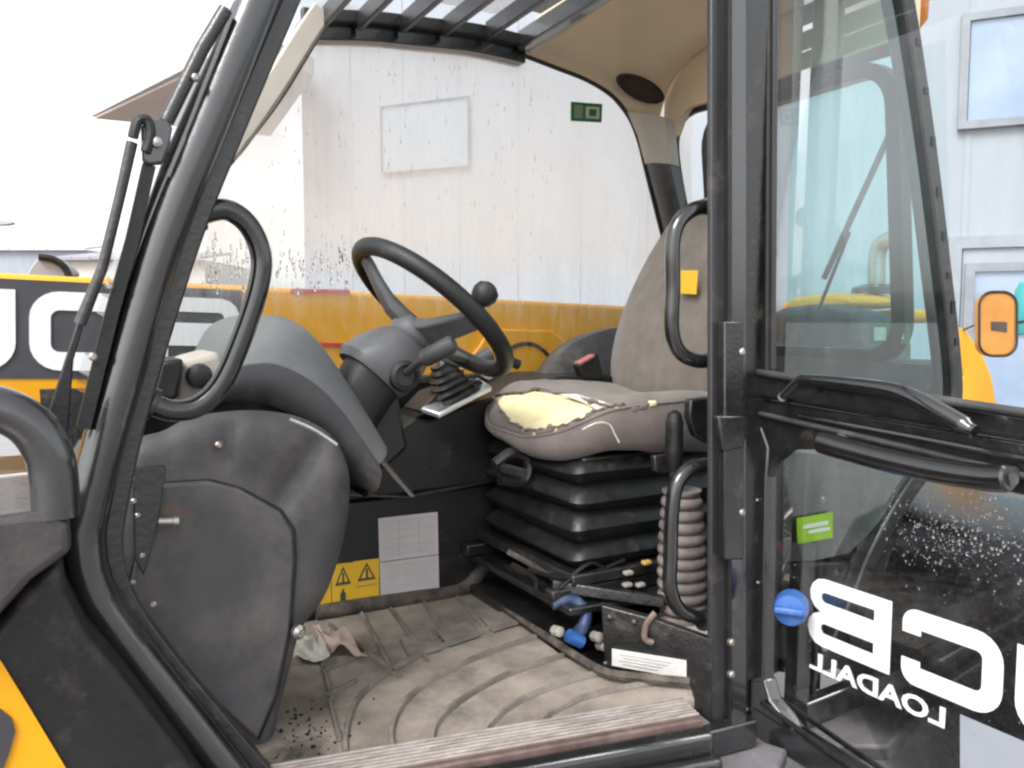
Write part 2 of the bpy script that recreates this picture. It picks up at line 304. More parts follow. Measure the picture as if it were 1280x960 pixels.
def bwindow(x0, y0, x1, y1, gm, fw=.09, mull=1, name='window', fm=None):
    t0, z1 = tfac(x0, y0); t1, z0 = tfac(x1, y1); lo, hi = min(t0, t1), max(t0, t1)
    pr = part(name, ws)
    for a, c, e, f_ in ((lo, hi, z1-fw, z1), (lo, hi, z0, z0+fw), (lo, lo+fw, z0+fw, z1-fw), (hi-fw, hi, z0+fw, z1-fw)):
        b = MB(); b.prism([FB(a, e, .002), FB(c, e, .002), FB(c, f_, .002), FB(a, f_, .002)], ND*.09); b.build('frame', fm or M_FRAME, pr, smooth=False)
    for k in range(mull):
        a = lo+fw+(hi-lo-2*fw)*k/mull; c = lo+fw+(hi-lo-2*fw)*(k+1)/mull
        b = MB(); b.prism([FB(a+.015, z0+fw, .004), FB(c-.015, z0+fw, .004), FB(c-.015, z1-fw, .004), FB(a+.015, z1-fw, .004)], ND*.045); b.build('pane', gm, pr, smooth=False)
    return pr
bwindow(1202, 20, 1400, 147, M_BGLASS, mull=2)
bwindow(1186, 297, 1420, 620, M_CLAD, fw=.14, mull=1, name='door_surround', fm=M_CLADJ)
bwindow(478, 134, 588, 208, M_BLUEP, fw=.012, mull=1, fm=M_CLAD)
# glazed door set in the surround
t0, z1 = tfac(1206, 330); t1, z0 = tfac(1420, 600); pr = part('glazed_door', ws)
lo, hi = min(t0, t1), max(t0, t1)
for a, c, e, f_ in ((lo, hi, z1-.1, z1), (lo, hi, z0, z0+.1), (lo, lo+.1, z0+.1, z1-.1), (hi-.1, hi, z0+.1, z1-.1)):
    b = MB(); b.prism([FB(a, e, .05), FB(c, e, .05), FB(c, f_, .05), FB(a, f_, .05)], ND*.08); b.build('frame', M_FRAME, pr, smooth=False)
b = MB(); b.prism([FB(lo+.1, z0+.1, .052), FB(hi-.1, z0+.1, .052), FB(hi-.1, z1-.1, .052), FB(lo+.1, z1-.1, .052)], ND*.03); b.build('pane', M_BGLASS, pr, smooth=False)
# canopy at the left end
ca = [P(130, 155, Z=5.35)]; 
def AT(px, d, z):
    q = EYE+(FW+RT*((px-640)/F))*d; return V((q.x, q.y, z))
cn = [AT(131, 16, 5.36), AT(318, 11.9, 5.36), AT(400, 13.2, 5.36), AT(345, 17.5, 5.36)]
b = MB(); b.prism(cn, (0, 0, .05)); b.build('canopy_soffit', M_SOFF, ws, smooth=False)
b = MB(); b.prism([p+(p-cn[2]).normalized()*.12+V((0, 0, .052)) for p in cn], (0, 0, .20)); b.build('canopy_roof', M_FASC, ws, smooth=False)

# ---- far low sheds beyond the boom on the left
def shed(px0, px1, d, ytop, yroof, name, label, roofm, wallm):
    z1 = EYE.z+(400-ytop)/F*d; zr = EYE.z+(400-yroof)/F*d
    a, c = AT(px0, d, 0), AT(px1, d, 0); back = FW.copy(); back.z = 0; back.normalize()
    r = thing(name, (a+c)/2, label, 'shed')
    b = MB(); b.prism([a, c, c+V((0, 0, zr)), a+V((0, 0, zr))], back*8); b.build('wall', wallm, r, smooth=False)
    n = 8
    for k in range(n):
        p0 = a.lerp(c, k/n)+V((0, 0, zr)); p1 = a.lerp(c, (k+.97)/n)+V((0, 0, zr))
        b = MB(); b.prism([p0-back*.4+V((0, 0, .004)), p1-back*.4+V((0, 0, .004)), p1+back*4+V((0, 0, z1-zr)), p0+back*4+V((0, 0, z1-zr))], (0, 0, .12)); b.build('roof_panel', roofm, r, smooth=False)
    for k in range(4):
        p0 = a.lerp(c, (k+.3)/4); p1 = a.lerp(c, (k+.7)/4)
        b = MB(); b.prism([p0+V((0, 0, zr*.3)), p1+V((0, 0, zr*.3)), p1+V((0, 0, zr*.75)), p0+V((0, 0, zr*.75))], -back*.05); b.build('window', M_FRAME, r, smooth=False)
shed(-260, 118, 60, 303, 314, 'low_warehouse', 'long pale low warehouse far off beyond the boom', M_FASC, M_CLAD)
shed(78, 260, 42, 312, 326, 'small_shed', 'small brown shed with grey roof beyond the boom', M_ROOF, M_SHED)
lp = thing('street_lamp', AT(-60, 30, 0), 'thin grey street lamp arm reaching in above the boom', 'street lamp')
b = MB(); b.tube([AT(-60, 30, 0), AT(-60, 30, 4.9)], .06, 10); b.build('pole', M_FASC, lp)
b = MB(); b.tube([AT(-60, 30, 4.9), AT(-40, 30, 5.0), AT(-5, 30, 5.02)], .04, 8); b.build('arm', M_FASC, lp)
b = MB(); b.loft([[AT(x, 30, 5.02)+V((0, 0, h))+FW*o for h, o in ((-r_, -.12), (-r_, .12), (r_, .1), (r_, -.1))] for x, r_ in ((-5, .05), (5, .08), (18, .07), (26, .03))], closed=True, caps=True); b.build('lamp_head', M_ROOF, lp)

# ================================================================== TELEHANDLER
TH = thing('telehandler', (.9, 1.55, 0), 'yellow and black telehandler with its cab door wide open, showing torn seat', 'telehandler')
YN = 1.12; YF = 1.97; ZF = .95
def pp(lst, **k): return [P(x, y, **k) for x, y in lst]
def mk(name, mat, parent=TH, **k):
    def done(b): return b.build(name, mat, parent, **k)
    return done

# ---- cab front pillar (door side): round tube + inner flange + seal
b = MB(); b.tube(spline(pp([(400, -190), (364, -105), (322, 0), (262, 150), (203, 300), (145, 500), (112, 620), (103, 680), (116, 740), (158, 803), (215, 877), (300, 985)], Y=YN), 6), .0245, 18)
fp = b.build('front_pillar', M_BLACK, TH)
rect = [(-1, -1), (1, -1), (1, 1), (-1, 1)]
b = MB(); b.tube(spline(pp([(442, -190), (404, -105), (361, 0), (297, 150), (237, 300), (175, 500), (146, 625), (140, 690), (158, 750), (200, 812), (260, 885), (345, 985)], Y=YN+.04), 6), .0125, prof=[(-1, -1.6), (1, -1.6), (1, 1.6), (-1, 1.6)])
b.build('flange', M_BLACKR, fp, bevel=.003)
b = MB(); b.tube(spline(pp([(424, -190), (386, -105), (344, 0), (281, 150), (222, 300), (161, 500), (131, 625), (124, 685), (140, 745), (182, 808), (240, 880), (325, 985)], Y=YN+.02), 6), .009, 10)
b.build('door_seal', M_RUBBER, fp)
# far front pillar, thin light trim visible beside the near one
b = MB(); b.tube(spline(pp([(408, 20), (385, 55), (345, 120), (300, 180), (262, 235), (180, 420), (150, 560)], Y=YF-.02), 5), .018, prof=[(-.8, -1.2), (.8, -1.2), (.8, 1.2), (-.8, 1.2)])
ffp = b.build('front_pillar', M_BLACK, TH, bevel=.003)
b = MB(); b.tube(spline(pp([(400, 16), (377, 50), (338, 112), (296, 172), (282, 192)], Y=YF-.06), 6), [.03]*18+[.028]*7, prof=[(-.75, -1), (.75, -1), (.9, 0), (.75, 1), (-.75, 1)])
b.build('pillar_trim', M_TRIM, ffp, bevel=.004)
# windscreen between the pillars
def ps(lst, Y): return spline([P(x, y, Y=Y) for x, y in lst], 6)
wsn = pp([(364, -105), (262, 150), (203, 300), (145, 500), (112, 620)], Y=YN)
b = MB(); b.loft([[p+V((-.012, .01, .0)) for p in wsn], [V((p.x-.012, YF, p.z)) for p in wsn]]); b.build('windscreen', G_CLEAR, TH)

# ---- rear door pillar (B post)
def pst(x, X0=None, y0=-60, y1=905, Y=YN): return P(x, y0, Y=Y), P(x, y1, Y=Y)
rp = part('door_pillar', TH, 'black steel door post with grab handles')
def post(x0, x1, Y0, dy, name, mat, y0=-60, y1=905, bevel=.003):
    a, c = P(x0, y0, Y=Y0), P(x1, y0, Y=Y0); e, f_ = P(x1, y1, Y=Y0), P(x0, y1, Y=Y0)
    b = MB(); b.prism([a, c, e, f_], (0, dy, 0)); return b.build(name, mat, rp, bevel=bevel)
post(889, 911, YN-.005, .012, 'inner_face', M_SHEEN)
post(911.5, 934, YN-.018, .03, 'post', M_BLACK)
b = MB(); b.tube([P(912, -60, Y=YN-.02), P(912, 905, Y=YN-.02)], .004, 8); b.build('edge_seal', M_RUBBER, rp)
b = MB(); b.prism([V((1.135, YN+.012, .9)), V((1.20, YN+.012, .9)), V((1.185, YN+.012, 2.26)), V((1.10, YN+.012, 2.26))], (0, .05, 0)); b.build('post_back', M_BLACKR, rp)
post(906, 930, YN-.034, .02, 'hinge_plate', M_BLACKR, 402, 700)
for y in (440, 640, 802, 842):
    b = MB(); b.lathe(P(925 if y < 700 else 912, y, Y=YN-.03), (0, -1, 0), [(.007, 0), (.007, .006), (.004, .009)], 10); b.build('bolt', M_STEEL, rp)
b = MB(); b.prism(pp([(898, 520), (936, 520), (930, 560), (905, 565)], Y=YN-.036), (0, .016, 0)); b.build('hinge', M_BLACKR, rp, bevel=.004)

# ---- grab handles
def handle(pts, Y, r, label=None, flange=True):
    path = spline(pp(pts, Y=Y), 7); b = MB(); b.tube(path, r, 16); h = b.build('grab_handle', M_GLOSS, TH, label=label)
    if flange:
        for q, s in ((path[0], 1), (path[-1], -1)):
            b = MB(); b.lathe(q, (path[1]-path[0]) if s == 1 else (path[-2]-path[-1]), [(r*1.5, -.004), (r*1.5, .004)], 16); b.build('foot', M_BLACKR, h, bevel=.001)
handle([(249, 268), (282, 262), (310, 281), (326, 318), (322, 362), (300, 428), (276, 480), (247, 508), (215, 513), (190, 505)], YN+.05, .0145)
handle([(897, 262), (872, 260), (850, 276), (841, 305), (841, 360), (840, 412), (850, 440), (872, 451), (897, 449)], YN+.03, .0135)
handle([(897, 582), (868, 583), (847, 603), (840, 640), (838, 700), (838, 735), (850, 762), (880, 775)], YN+.03, .0135)

# ---- roof: far rail, bars, roof window, headliner
ZR = P(650, 60, Y=YF).z
rail = [P(x, y, Y=YF-.005) for x, y in ((372, 40), (395, 42), (460, 44), (520, 50), (590, 58), (652, 72))]
b = MB(); b.tube(spline(rail, 6), .021, prof=[(-1, -1.2), (1, -1.2), (1, 1.2), (-1, 1.2)]); b.build('roof_rail', M_BLACK, TH, bevel=.006)
b = MB(); b.tube(spline([p+V((0, -.035, .028)) for p in rail], 6), .014, prof=rect); b.build('roof_rail', M_BLACKR, TH, bevel=.003)
for i, (x, y) in enumerate(((402, 26), (449, 27), (503, 30), (556, 34), (609, 39))):
    a = P(x, y, Y=YF-.05); c = V((a.x, YN+.02, a.z+.015))
    b = MB(); b.bar(a, c, .014, .045); b.build('roof_bar', M_BLACKR, TH, bevel=.004)
e0 = P(652, 52, Y=YF-.04)
b = MB(); b.bar(e0, V((e0.x, YN, e0.z+.015)), .03, .05); b.build('roof_rail', M_BLACK, TH, bevel=.006)
zr = P(500, 20, Y=YF).z+.05
b = MB(); b.add([(P(380, 20, Y=YF).x, YN, zr), (e0.x, YN, zr), (e0.x, YF, zr), (P(380, 20, Y=YF).x, YF, zr)], [(0, 1, 2, 3)]); b.build('roof_window', G_CLEAR, TH)
# near roof rail (above the door opening)
nr = spline([P(400, -190, Y=YN), V((.55, YN, zr-.02)), V((.8, YN, zr+.03)), V((1.3, YN, zr+.03)), V((1.45, YN, zr-.01)), P(1100, -90, Y=YN)], 6)
b = MB(); b.tube(nr, .03, 12); b.build('roof_rail', M_BLACK, TH)
# headliner: moulded sheet curving down to the far window edge
ed = [P(x, y, Y=YF-.012) for x, y in ((648, 66), (690, 82), (735, 100), (766, 120), (786, 145))]
def zc(x):
    for p, q in zip(ed, ed[1:]):
        if x <= q.x: return p.z+(q.z-p.z)*max(0, (x-p.x))/(q.x-p.x)
    return max(2.13, ed[-1].z-(x-ed[-1].x)*.9)
ZC = ed[0].z+.06; secs = []; NX, NY = 40, 46; X0, X1 = e0.x+.018, 1.575
for i in range(NX+1):
    x = X0+(X1-X0)*i/NX; row = []; ze = zc(x); wdt = .10+.22*min(1, max(0, (x-X0)/.35))
    for j in range(NY+1):
        if j <= 16: y = YN+.02+(YF-.012-wdt-YN-.02)*j/16; z = ZC
        else:
            a = (j-16)/(NY-16)*math.pi/2; y = YF-.012-wdt+wdt*math.sin(a); z = ze+(ZC-ze)*math.cos(a)
        # moulded dish in the roof centre and drop towards the rear
        z -= .05*max(0, min(1, (x-1.30)/.2))**2*(1-max(0, j-16)/(NY-16))
        z += .022*max(0, min(1, ((1.72-y)*.8+(x-1.25))/.1))*(1 if j < 34 else max(0, 1-(j-34)/6))
        row.append(V((x, y, z)))
    secs.append(row)
b = MB(); b.loft(secs); hl = b.build('headliner', M_HEAD, TH)
s = hl.modifiers.new('solid', 'SOLIDIFY'); s.thickness = .012; s.offset = 1
b = MB(); b.bar(e0+V((.022, .0, -.016)), V((e0.x+.022, YN+.02, ZC-.0)), .022, .03); b.build('headliner_lip', M_TRIM, TH, bevel=.006)
# outer roof skin
b = MB(); b.prism([(X0, YN-.02, ZC+.06), (1.72, YN-.02, ZC+.03), (1.72, YF+.02, ZC+.03), (X0, YF+.02, ZC+.06)], (0, 0, .05)); b.build('roof', M_BLACK, TH, bevel=.02)
# speaker set in the liner
def on_liner(px, py):
    best = None
    for r_ in secs:
        for q in r_:
            v = q-EYE; d = v.dot(FW); u = 640+F*v.dot(RT)/d, 480-F*v.dot(UP)/d
            e = (u[0]-px)**2+(u[1]-py)**2
            if best is None or e < best[0]: best = (e, q)
    return best[1]
pc, pl, pd_, pr_, pu = [on_liner(*q) for q in ((800, 108), (776, 101), (806, 124), (826, 116), (796, 92))]
n_ = (pr_-pl).cross(pd_-pu).normalized(); n_ = n_ if n_.dot(EYE-pc) > 0 else -n_
e1 = (pr_-pl)/2; e2 = (pd_-pu)/2
spk = MB(); seg = 36
spk.loft([[pc+e1*r_*1.12*math.cos(2*math.pi*k/seg)+e2*r_*1.12*math.sin(2*math.pi*k/seg)+n_*h for k in range(seg)] for r_, h in ((1.0, -.02), (1.0, .012), (.93, .015), (.90, .010), (.3, .013))], closed=True, caps=True)
spk.build('speaker_grille', M_SPK, TH)

# ---- far rear pillar: beige trim above, black below
L_ = [(784, 140), (797, 170), (806, 205), (818, 250), (833, 310), (850, 380), (858, 420), (864, 480)]
R_ = [(830, 146), (834, 170), (838, 205), (848, 250), (863, 310), (879, 380), (888, 420), (897, 480)]
def pillar(i0, i1, name, mat, push=0, label=None):
    a = [P(x, y, Y=YF-.014-push) for x, y in L_[i0:i1]]; c = [P(x, y, Y=1.86-push) for x, y in R_[i0:i1]]
    b = MB(); mid = [(p+q)/2+V((-.02, -.01, 0)) for p, q in zip(a, c)]
    b.loft([a, [(p*3+q)/4+V((-.014, -.006, 0)) for p, q in zip(a, c)], mid, [(p+q*3)/4+V((-.014, -.006, 0)) for p, q in zip(a, c)], c, [q+V((.05, .02, 0)) for q in c], [p+V((.04, .05, 0)) for p in a], a])
    return b.build(name, mat, TH, label=label)
pillar(0, 3, 'pillar_trim', M_TRIM, .004, 'beige plastic trim at the top of the far rear pillar')
pillar(2, 8, 'rear_pillar', M_BLACKR)
b = MB(); b.tube(spline([P(x, y, Y=YF-.012) for x, y in ((648, 67), (690, 83), (735, 101), (766, 121), (786, 146), (798, 175), (808, 215), (832, 310), (852, 385), (864, 470))], 6), .006, 8); b.build('window_seal', M_RUBBER, TH)

# ---- far side window with exit sticker
zs = P(660, 466, Y=YF).z
zt = P(520, 48, Y=YF).z
fe_ = [P(x, y, Y=YF) for x, y in ((150, 560), (180, 420), (262, 235), (300, 180), (345, 120), (385, 55))]; fe_ = [p for p in fe_ if p.z > zs+.02]
b = MB(); b.add([V((fe_[0].x-.02, YF, zs)), V((1.72, YF, zs)), V((1.72, YF, zt+.05)), V((fe_[-1].x+.03, YF, zt+.05))]+fe_[::-1], [tuple(range(4+len(fe_)))])
sw = b.build('side_window', G_SIDE, TH, label='rain streaked side window facing the boom')
st = pp([(714, 127), (753, 130), (752, 153), (714, 151)], Y=YF-.006)
b = MB(); b.prism(st, (0, .003, 0)); b.build('exit_sticker', M_GREEN, sw, label='small green exit sticker with white pictogram')
def quad_uv(q, u, v): return q[0].lerp(q[1], u).lerp(q[3].lerp(q[2], u), v)
def decal(q, u0, v0, u1, v1, name, mat, parent, off, th):
    b = MB(); b.prism([quad_uv(q, u0, v0)+off, quad_uv(q, u1, v0)+off, quad_uv(q, u1, v1)+off, quad_uv(q, u0, v1)+off], th); return b.build(name, mat, parent, smooth=False)
o_ = V((0, -.0006, 0)); t_ = V((0, -.001, 0))
decal(st, .46, .2, .9, .82, 'pictogram', M_FOAMW, sw, o_, t_)
decal(st, .57, .33, .8, .7, 'pictogram', M_GREEN, sw, o_*3.4, t_)
decal(st, .08, .15, .36, .85, 'pictogram', pmat('pale_green_vinyl', (.22, .32, .2), None, 20, (.4, .5)), sw, o_, t_)
# far lower wall
b = MB(); b.prism([(.0, YF+.005, .7), (1.75, YF+.005, .7), (1.75, YF+.005, zs), (-.02, YF+.005, zs)], (0, .03, 0)); b.build('side_panel', M_BLACKR, TH)
b = MB(); b.bar((.1, YF-.02, zs-.006), (1.7, YF-.02, zs-.006), .05, .02); b.build('window_sill', M_PLASTD, TH, bevel=.004)

# ---- rear wall and window
XR = 1.80
rw = part('rear_window', TH, 'pale tinted rear window with wiper and exit sticker')
def RW(y, z): return V((XR+.10*(1.5-z), y, z))
z0_, z1_ = 1.50, 2.18
b = MB(); b.add([RW(1.17, z0_), RW(1.90, z0_), RW(1.90, z1_+.02), RW(1.17, z1_+.02)], [(0, 1, 2, 3)]); b.build('pane', G_REAR, rw)
fr = [(y, z) for y, z in rrect(.62, z1_-z0_, .09, 6, 1.595, (z0_+z1_)/2)]
b = MB(); b.tube([RW(y, z)+V((-.01, 0, 0)) for y, z in fr], .018, closed=True, prof=rect, ref=(1, 0, 0)); b.build('frame', M_RUBBER, rw)
b = MB(); b.prism([(1.36, YN+.02, .85), (1.44, YN+.02, 1.08), (1.56, YN+.02, 1.27), (1.69, YN+.02, 1.45), (1.715, YN+.02, z0_-.01), (1.765, YN+.02, z0_-.01), (1.72, YN+.02, 1.42), (1.46, YN+.02, .85)], (0, YF-YN-.03, 0)); b.build('rear_panel', M_PLASTD, TH)
XH = 1.585; arch = [P(x, y, X=XH) for x, y in ((930, 112), (888, 126), (862, 134), (848, 148), (841, 168), (836, 172))]
b = MB(); b.prism([V((XH, YN+.03, arch[0].z))]+arch+[V((XH, YF-.03, arch[-1].z)), V((XH, YF-.03, ZC+.01)), V((XH, YN+.03, ZC+.01))], (.03, 0, 0)); b.build('rear_header', M_HEAD, TH)
b = MB(); b.tube(spline([V((XH+.02, YN+.03, arch[0].z-.01))]+[P(x, y, X=XH+.03) for x, y in ((940, 114), (888, 130), (864, 138), (850, 152), (843, 178), (846, 215), (856, 270), (868, 330))], 6), .015, 10, ref=(1, 0, 0)); b.build('window_seal', M_RUBBER, TH)
b = MB(); b.tube([P(1030, 348, X=XR+.05), P(1112, 168, X=XR+.02)], .008, 8); b.build('wiper_arm', M_RUBBER, rw)
b = MB(); b.tube([P(1024, 385, X=XR+.06), P(1062, 290, X=XR+.045)], .005, 8); b.build('wiper_blade', M_RUBBER, rw)
st2 = pp([(1086, 388), (1150, 388), (1150, 430), (1086, 430)], X=XR-.03)
decal(st2, 0, .38, .8, 1, 'exit_sticker', M_GREEN, rw, V((0, 0, 0)), V((.002, 0, 0)))
decal(st2, .12, .5, .36, .9, 'pictogram', M_FOAMW, rw, V((-.001, 0, 0)), V((-.001, 0, 0)))
decal(st2, .48, .55, .7, .85, 'pictogram', M_FOAMW, rw, V((-.001, 0, 0)), V((-.001, 0, 0)))

# ---- near rear pillar and tinted quarter window
cp = [(1098, -90), (1122, 0), (1150, 180), (1170, 340), (1183, 455), (1182, 510), (1160, 565), (1120, 622), (1082, 690), (1062, 740), (1010, 860)]
cpath = spline(pp(cp, Y=YN), 6)
b = MB(); b.tube(cpath, .019, prof=[(-1, -1.3), (1, -1.3), (1, 1.3), (-1, 1.3)]); rpil = b.build('rear_pillar', M_BLACKR, TH, bevel=.004)
b = MB(); b.tube([p+V((-.022, .004, 0)) for p in cpath], .008, 8); b.build('window_seal', M_RUBBER, rpil)
for k, p in enumerate(cpath[8:24:2]):
    b = MB(); b.box(p+V((.006, -.024, random.uniform(-.01, .01))), (.012, .006, random.uniform(.012, .03))); b.build('seal_scrap', M_RUBBER, rpil)
q1 = pp(cp, Y=YN-.012)
XQ = 1.20; YQ = YN-.012
gl_ = [V((XQ, YQ, P(975, -90, Y=YQ).z))]+[p+V((.012, 0, 0)) for p in q1[:6]]+[V((XQ, YQ, P(975, 512, Y=YQ).z))]
gl2 = [V((XQ, YQ, P(975, 512, Y=YQ).z))]+[p+V((.012, 0, 0)) for p in q1[5:8]]+pp([(1085, 668), (1060, 692), (1020, 700), (978, 702)], Y=YN-.012)
b = MB(); b.add(gl_, [tuple(range(len(gl_)))]); qw = b.build('quarter_window', G_TEAL, TH, smooth=False, label='teal tinted rear quarter window behind the open door')
b = MB(); b.add(gl2, [tuple(range(len(gl2)))]); b.build('fogged_pane', G_FOG, qw, smooth=False)
ls = pp([(997, 648), (1041, 640), (1041, 672), (997, 680)], Y=YN-.02)
b = MB(); b.prism(ls, (0, .002, 0)); b.build('sticker', M_LIME, qw, label='lime green sticker low on the quarter window')
decal(ls, .15, .3, .85, .45, 'print', M_WHITE, qw, V((0, -.0005, 0)), V((0, -.0008, 0)))
decal(ls, .3, .55, .9, .68, 'print', M_WHITE, qw, V((0, -.0005, 0)), V((0, -.0008, 0)))
b = MB(); b.prism(pp([(980, 704), (1065, 702), (1030, 800), (1010, 905), (980, 905)], Y=YN-.005), (0, .05, 0)); b.build('rear_side_panel', M_BLACKR, TH, bevel=.006)
b = MB(); b.tube(pp([(962, 676), (980, 684)], Y=YN+.03), .007, 8); b.build('reflector', M_RED, TH)

# ---- floor, mat with ribs, lip, sill
b = MB(); b.prism([(.1, 1.17, ZF-.07), (1.06, 1.12, ZF-.07), (1.12, 1.2, ZF-.07), (1.4, YF, ZF-.07), (.0, YF, ZF-.07)], (0, 0, .03)); b.build('floor_plate', M_BLACKR, TH)
mo = pp([(322, 940), (345, 953), (480, 936), (620, 912), (740, 893), (868, 872), (862, 853), (752, 842), (700, 815), (628, 762), (612, 735), (520, 745), (400, 772), (250, 800), (200, 880)], Z=ZF)
def pin(x, y, poly):
    c = False; j = len(poly)-1
    for i in range(len(poly)):
        a, e = poly[i], poly[j]
        if (a[1] > y) != (e[1] > y) and x < (e[0]-a[0])*(y-a[1])/(e[1]-a[1])+a[0]: c = not c
        j = i
    return c
bm = bmesh.new(); vs = [bm.verts.new(p+V((0, 0, -.004))) for p in mo]; bm.faces.new(vs)
bmesh.ops.triangulate(bm, faces=bm.faces)
me = bpy.data.meshes.new('floor_mat'); bm.normal_update(); bm.to_mesh(me); bm.free()
fm = link('floor_mat', me, M_MAT, TH, smooth=False, label='dusty brown moulded rubber floor mat with curved ribs')
s = fm.modifiers.new('solid', 'SOLIDIFY'); s.thickness = .012; s.offset = -1
mp2 = [(p.x, p.y) for p in mo]
def rib(path, w=.0052, h=.0075, name='rib', mat=None):
    run = []
    for p in path+[None]:
        if p is not None and pin(p.x, p.y, mp2): run.append(p)
        elif len(run) > 2:
            b = MB(); b.tube([q+V((0, 0, -.003)) for q in run], 1, prof=[(-w, 0), (-w*.55, h), (w*.55, h), (w, 0)], ref=(0, 0, 1)); b.build(name, mat or M_MATD, fm); run = []
        else: run = []
# concentric curved ribs, measured on the floor
for pts in ([(436, 960), (432, 920), (450, 870), (500, 830), (560, 805), (640, 775), (700, 757)],
            [(494, 950), (490, 910), (512, 870), (565, 835), (640, 805), (720, 782)],
            [(540, 942), (545, 905), (580, 872), (640, 840), (715, 815), (760, 800)],
            [(600, 930), (612, 905), (650, 875), (720, 848), (800, 830)],
            [(660, 915), (690, 890), (740, 868), (830, 850)]):
    rib(spline(pp(pts, Z=ZF), 12))
for pts in ([(412, 780), (500, 845)], [(452, 766), (492, 842)], [(488, 760), (535, 825)], [(530, 752), (565, 805)], [(572, 746), (610, 788)],
            [(396, 800), (415, 875)], [(402, 838), (470, 812)], [(408, 868), (445, 850)], [(412, 875), (425, 925)]):
    a, c = pp(pts, Z=ZF); rib([a.lerp(c, k/8) for k in range(9)], .0045, .006)
for pts in ([(500, 800), (540, 790), (552, 812), (512, 822)], [(545, 790), (585, 778), (600, 795), (562, 808)], [(600, 772), (635, 765), (650, 780), (616, 790)]):
    q = pp(pts, Z=ZF); b = MB(); b.prism([p+V((0, 0, -.002)) for p in q], (0, 0, .006)); b.build('pad', M_MATD, fm, bevel=.002)
# raised dusty lip along the console and the seat plinth
b = MB(); b.tube(spline(pp([(395, 766), (450, 757), (520, 747), (575, 738), (600, 715), (612, 690)], Y=1.735), 6), .017, 10); b.build('mat_lip', M_LIPD, fm)
b = MB(); b.tube(spline([P(628, 757, Z=ZF+.012), P(690, 800, Z=ZF+.012), P(752, 838, Z=ZF+.012), P(800, 846, Z=ZF+.012), P(862, 852, Z=ZF+.012)], 5), .008, 8); b.build('mat_lip', M_LIPD, fm)
# sill
sa, sb_ = P(330, 972, Z=ZF), P(872, 880, Z=ZF)
sl_ = part('door_sill', TH, 'scuffed door sill with ribbed tread and worn red edge')
def sline(o0, o1, z0, z1, name, mat, ya=0, bevel=.001):
    dirv = (sb_-sa).normalized(); nv = V((dirv.y, -dirv.x, 0)); a = sa-dirv*.25; c = sb_-dirv*.015
    b = MB(); b.prism([a+nv*o0+V((0, 0, z0-ZF)), c+nv*o0+V((0, 0, z0-ZF)), c+nv*o1+V((0, 0, z0-ZF)), a+nv*o1+V((0, 0, z0-ZF))], (0, 0, z1-z0)); return b.build(name, mat, sl_, bevel=bevel)
for k in range(7): sline(-.026+k*.0085, -.0205+k*.0085, ZF-.02, ZF+.0045-.0007*k, 'tread_rib', M_SILL)
sline(-.026, .033, ZF-.04, ZF-.0015, 'tread_base', M_REDSILL)
sline(.0335, .043, ZF-.03, ZF-.004, 'worn_edge', M_REDSILL, bevel=.003)
sline(.0435, .078, ZF-.10, ZF-.011, 'outer_edge', M_BLACK, bevel=.008)
sline(.080, .105, ZF-.14, ZF-.04, 'outer_edge', M_BLACKR, bevel=.008)
b = MB(); b.prism(pp([(800, 968), (935, 920), (985, 936), (960, 990), (800, 1010)], Z=.80), (0, 0, -.03)); b.build('step', M_GREY, TH, bevel=.006)
b = MB(); b.bar(P(560, 1010, Z=.83), P(940, 912, Z=.83), .03, .05); b.build('step_rail', M_BLACK, TH, bevel=.004)

# ---- kick panel on the door side of the footwell
def stain(m, centre, rad, colr, amt):
    n = m.node_tree.nodes; L = m.node_tree.links.new; b_ = n['Principled BSDF']; src = b_.inputs['Base Color'].links[0].from_socket
    tc = n.new('ShaderNodeTexCoord'); vd = n.new('ShaderNodeVectorMath'); vd.operation = 'DISTANCE'; vd.inputs[1].default_value = centre; L(tc.outputs['Object'], vd.inputs[0])
    nz = n.new('ShaderNodeTexNoise'); nz.inputs['Scale'].default_value = 60; nz.inputs['Detail'].default_value = 5; L(tc.outputs['Object'], nz.inputs['Vector'])
    ma = n.new('ShaderNodeMath'); ma.operation = 'MULTIPLY_ADD'; ma.inputs[1].default_value = rad*1.1; L(nz.outputs['Fac'], ma.inputs[0]); L(vd.outputs['Value'], ma.inputs[2])
    mr = n.new('ShaderNodeMapRange'); mr.inputs[1].default_value = rad*1.5; mr.inputs[2].default_value = rad*.6; mr.inputs[3].default_value = 0; mr.inputs[4].default_value = amt; L(ma.outputs[0], mr.inputs[0])
    mx = n.new('ShaderNodeMix'); mx.data_type = 'RGBA'; L(mr.outputs[0], mx.inputs['Factor']); L(src, mx.inputs['A']); mx.inputs['B'].default_value = (*colr, 1); L(mx.outputs['Result'], b_.inputs['Base Color'])
stain(M_KICK, P(218, 645, Y=1.227), .022, (.20, .115, .07), .75)
stain(M_KICK, P(292, 880, Y=1.227), .05, (.09, .095, .11), .4)
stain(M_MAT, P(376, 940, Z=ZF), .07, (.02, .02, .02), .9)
stain(M_MAT, P(575, 888, Z=ZF), .06, (.06, .06, .062), .65)
stain(M_MAT, P(520, 872, Z=ZF), .035, (.07, .068, .066), .5)
stain(M_MAT, P(525, 795, Z=ZF), .035, (.075, .07, .066), .5)
ko = [(160, 560), (205, 538), (240, 521), (300, 513), (352, 516), (390, 528), (420, 551), (436, 590), (435, 640), (424, 695), (404, 748), (378, 783), (368, 812), (352, 872), (330, 938), (270, 900), (170, 760), (150, 650)]
kc = V((288, 700, 0)); kb = [V((p.x, p.y, 0)) for p in spline([V((x, y, 0)) for x, y in ko], 6, closed=True)]
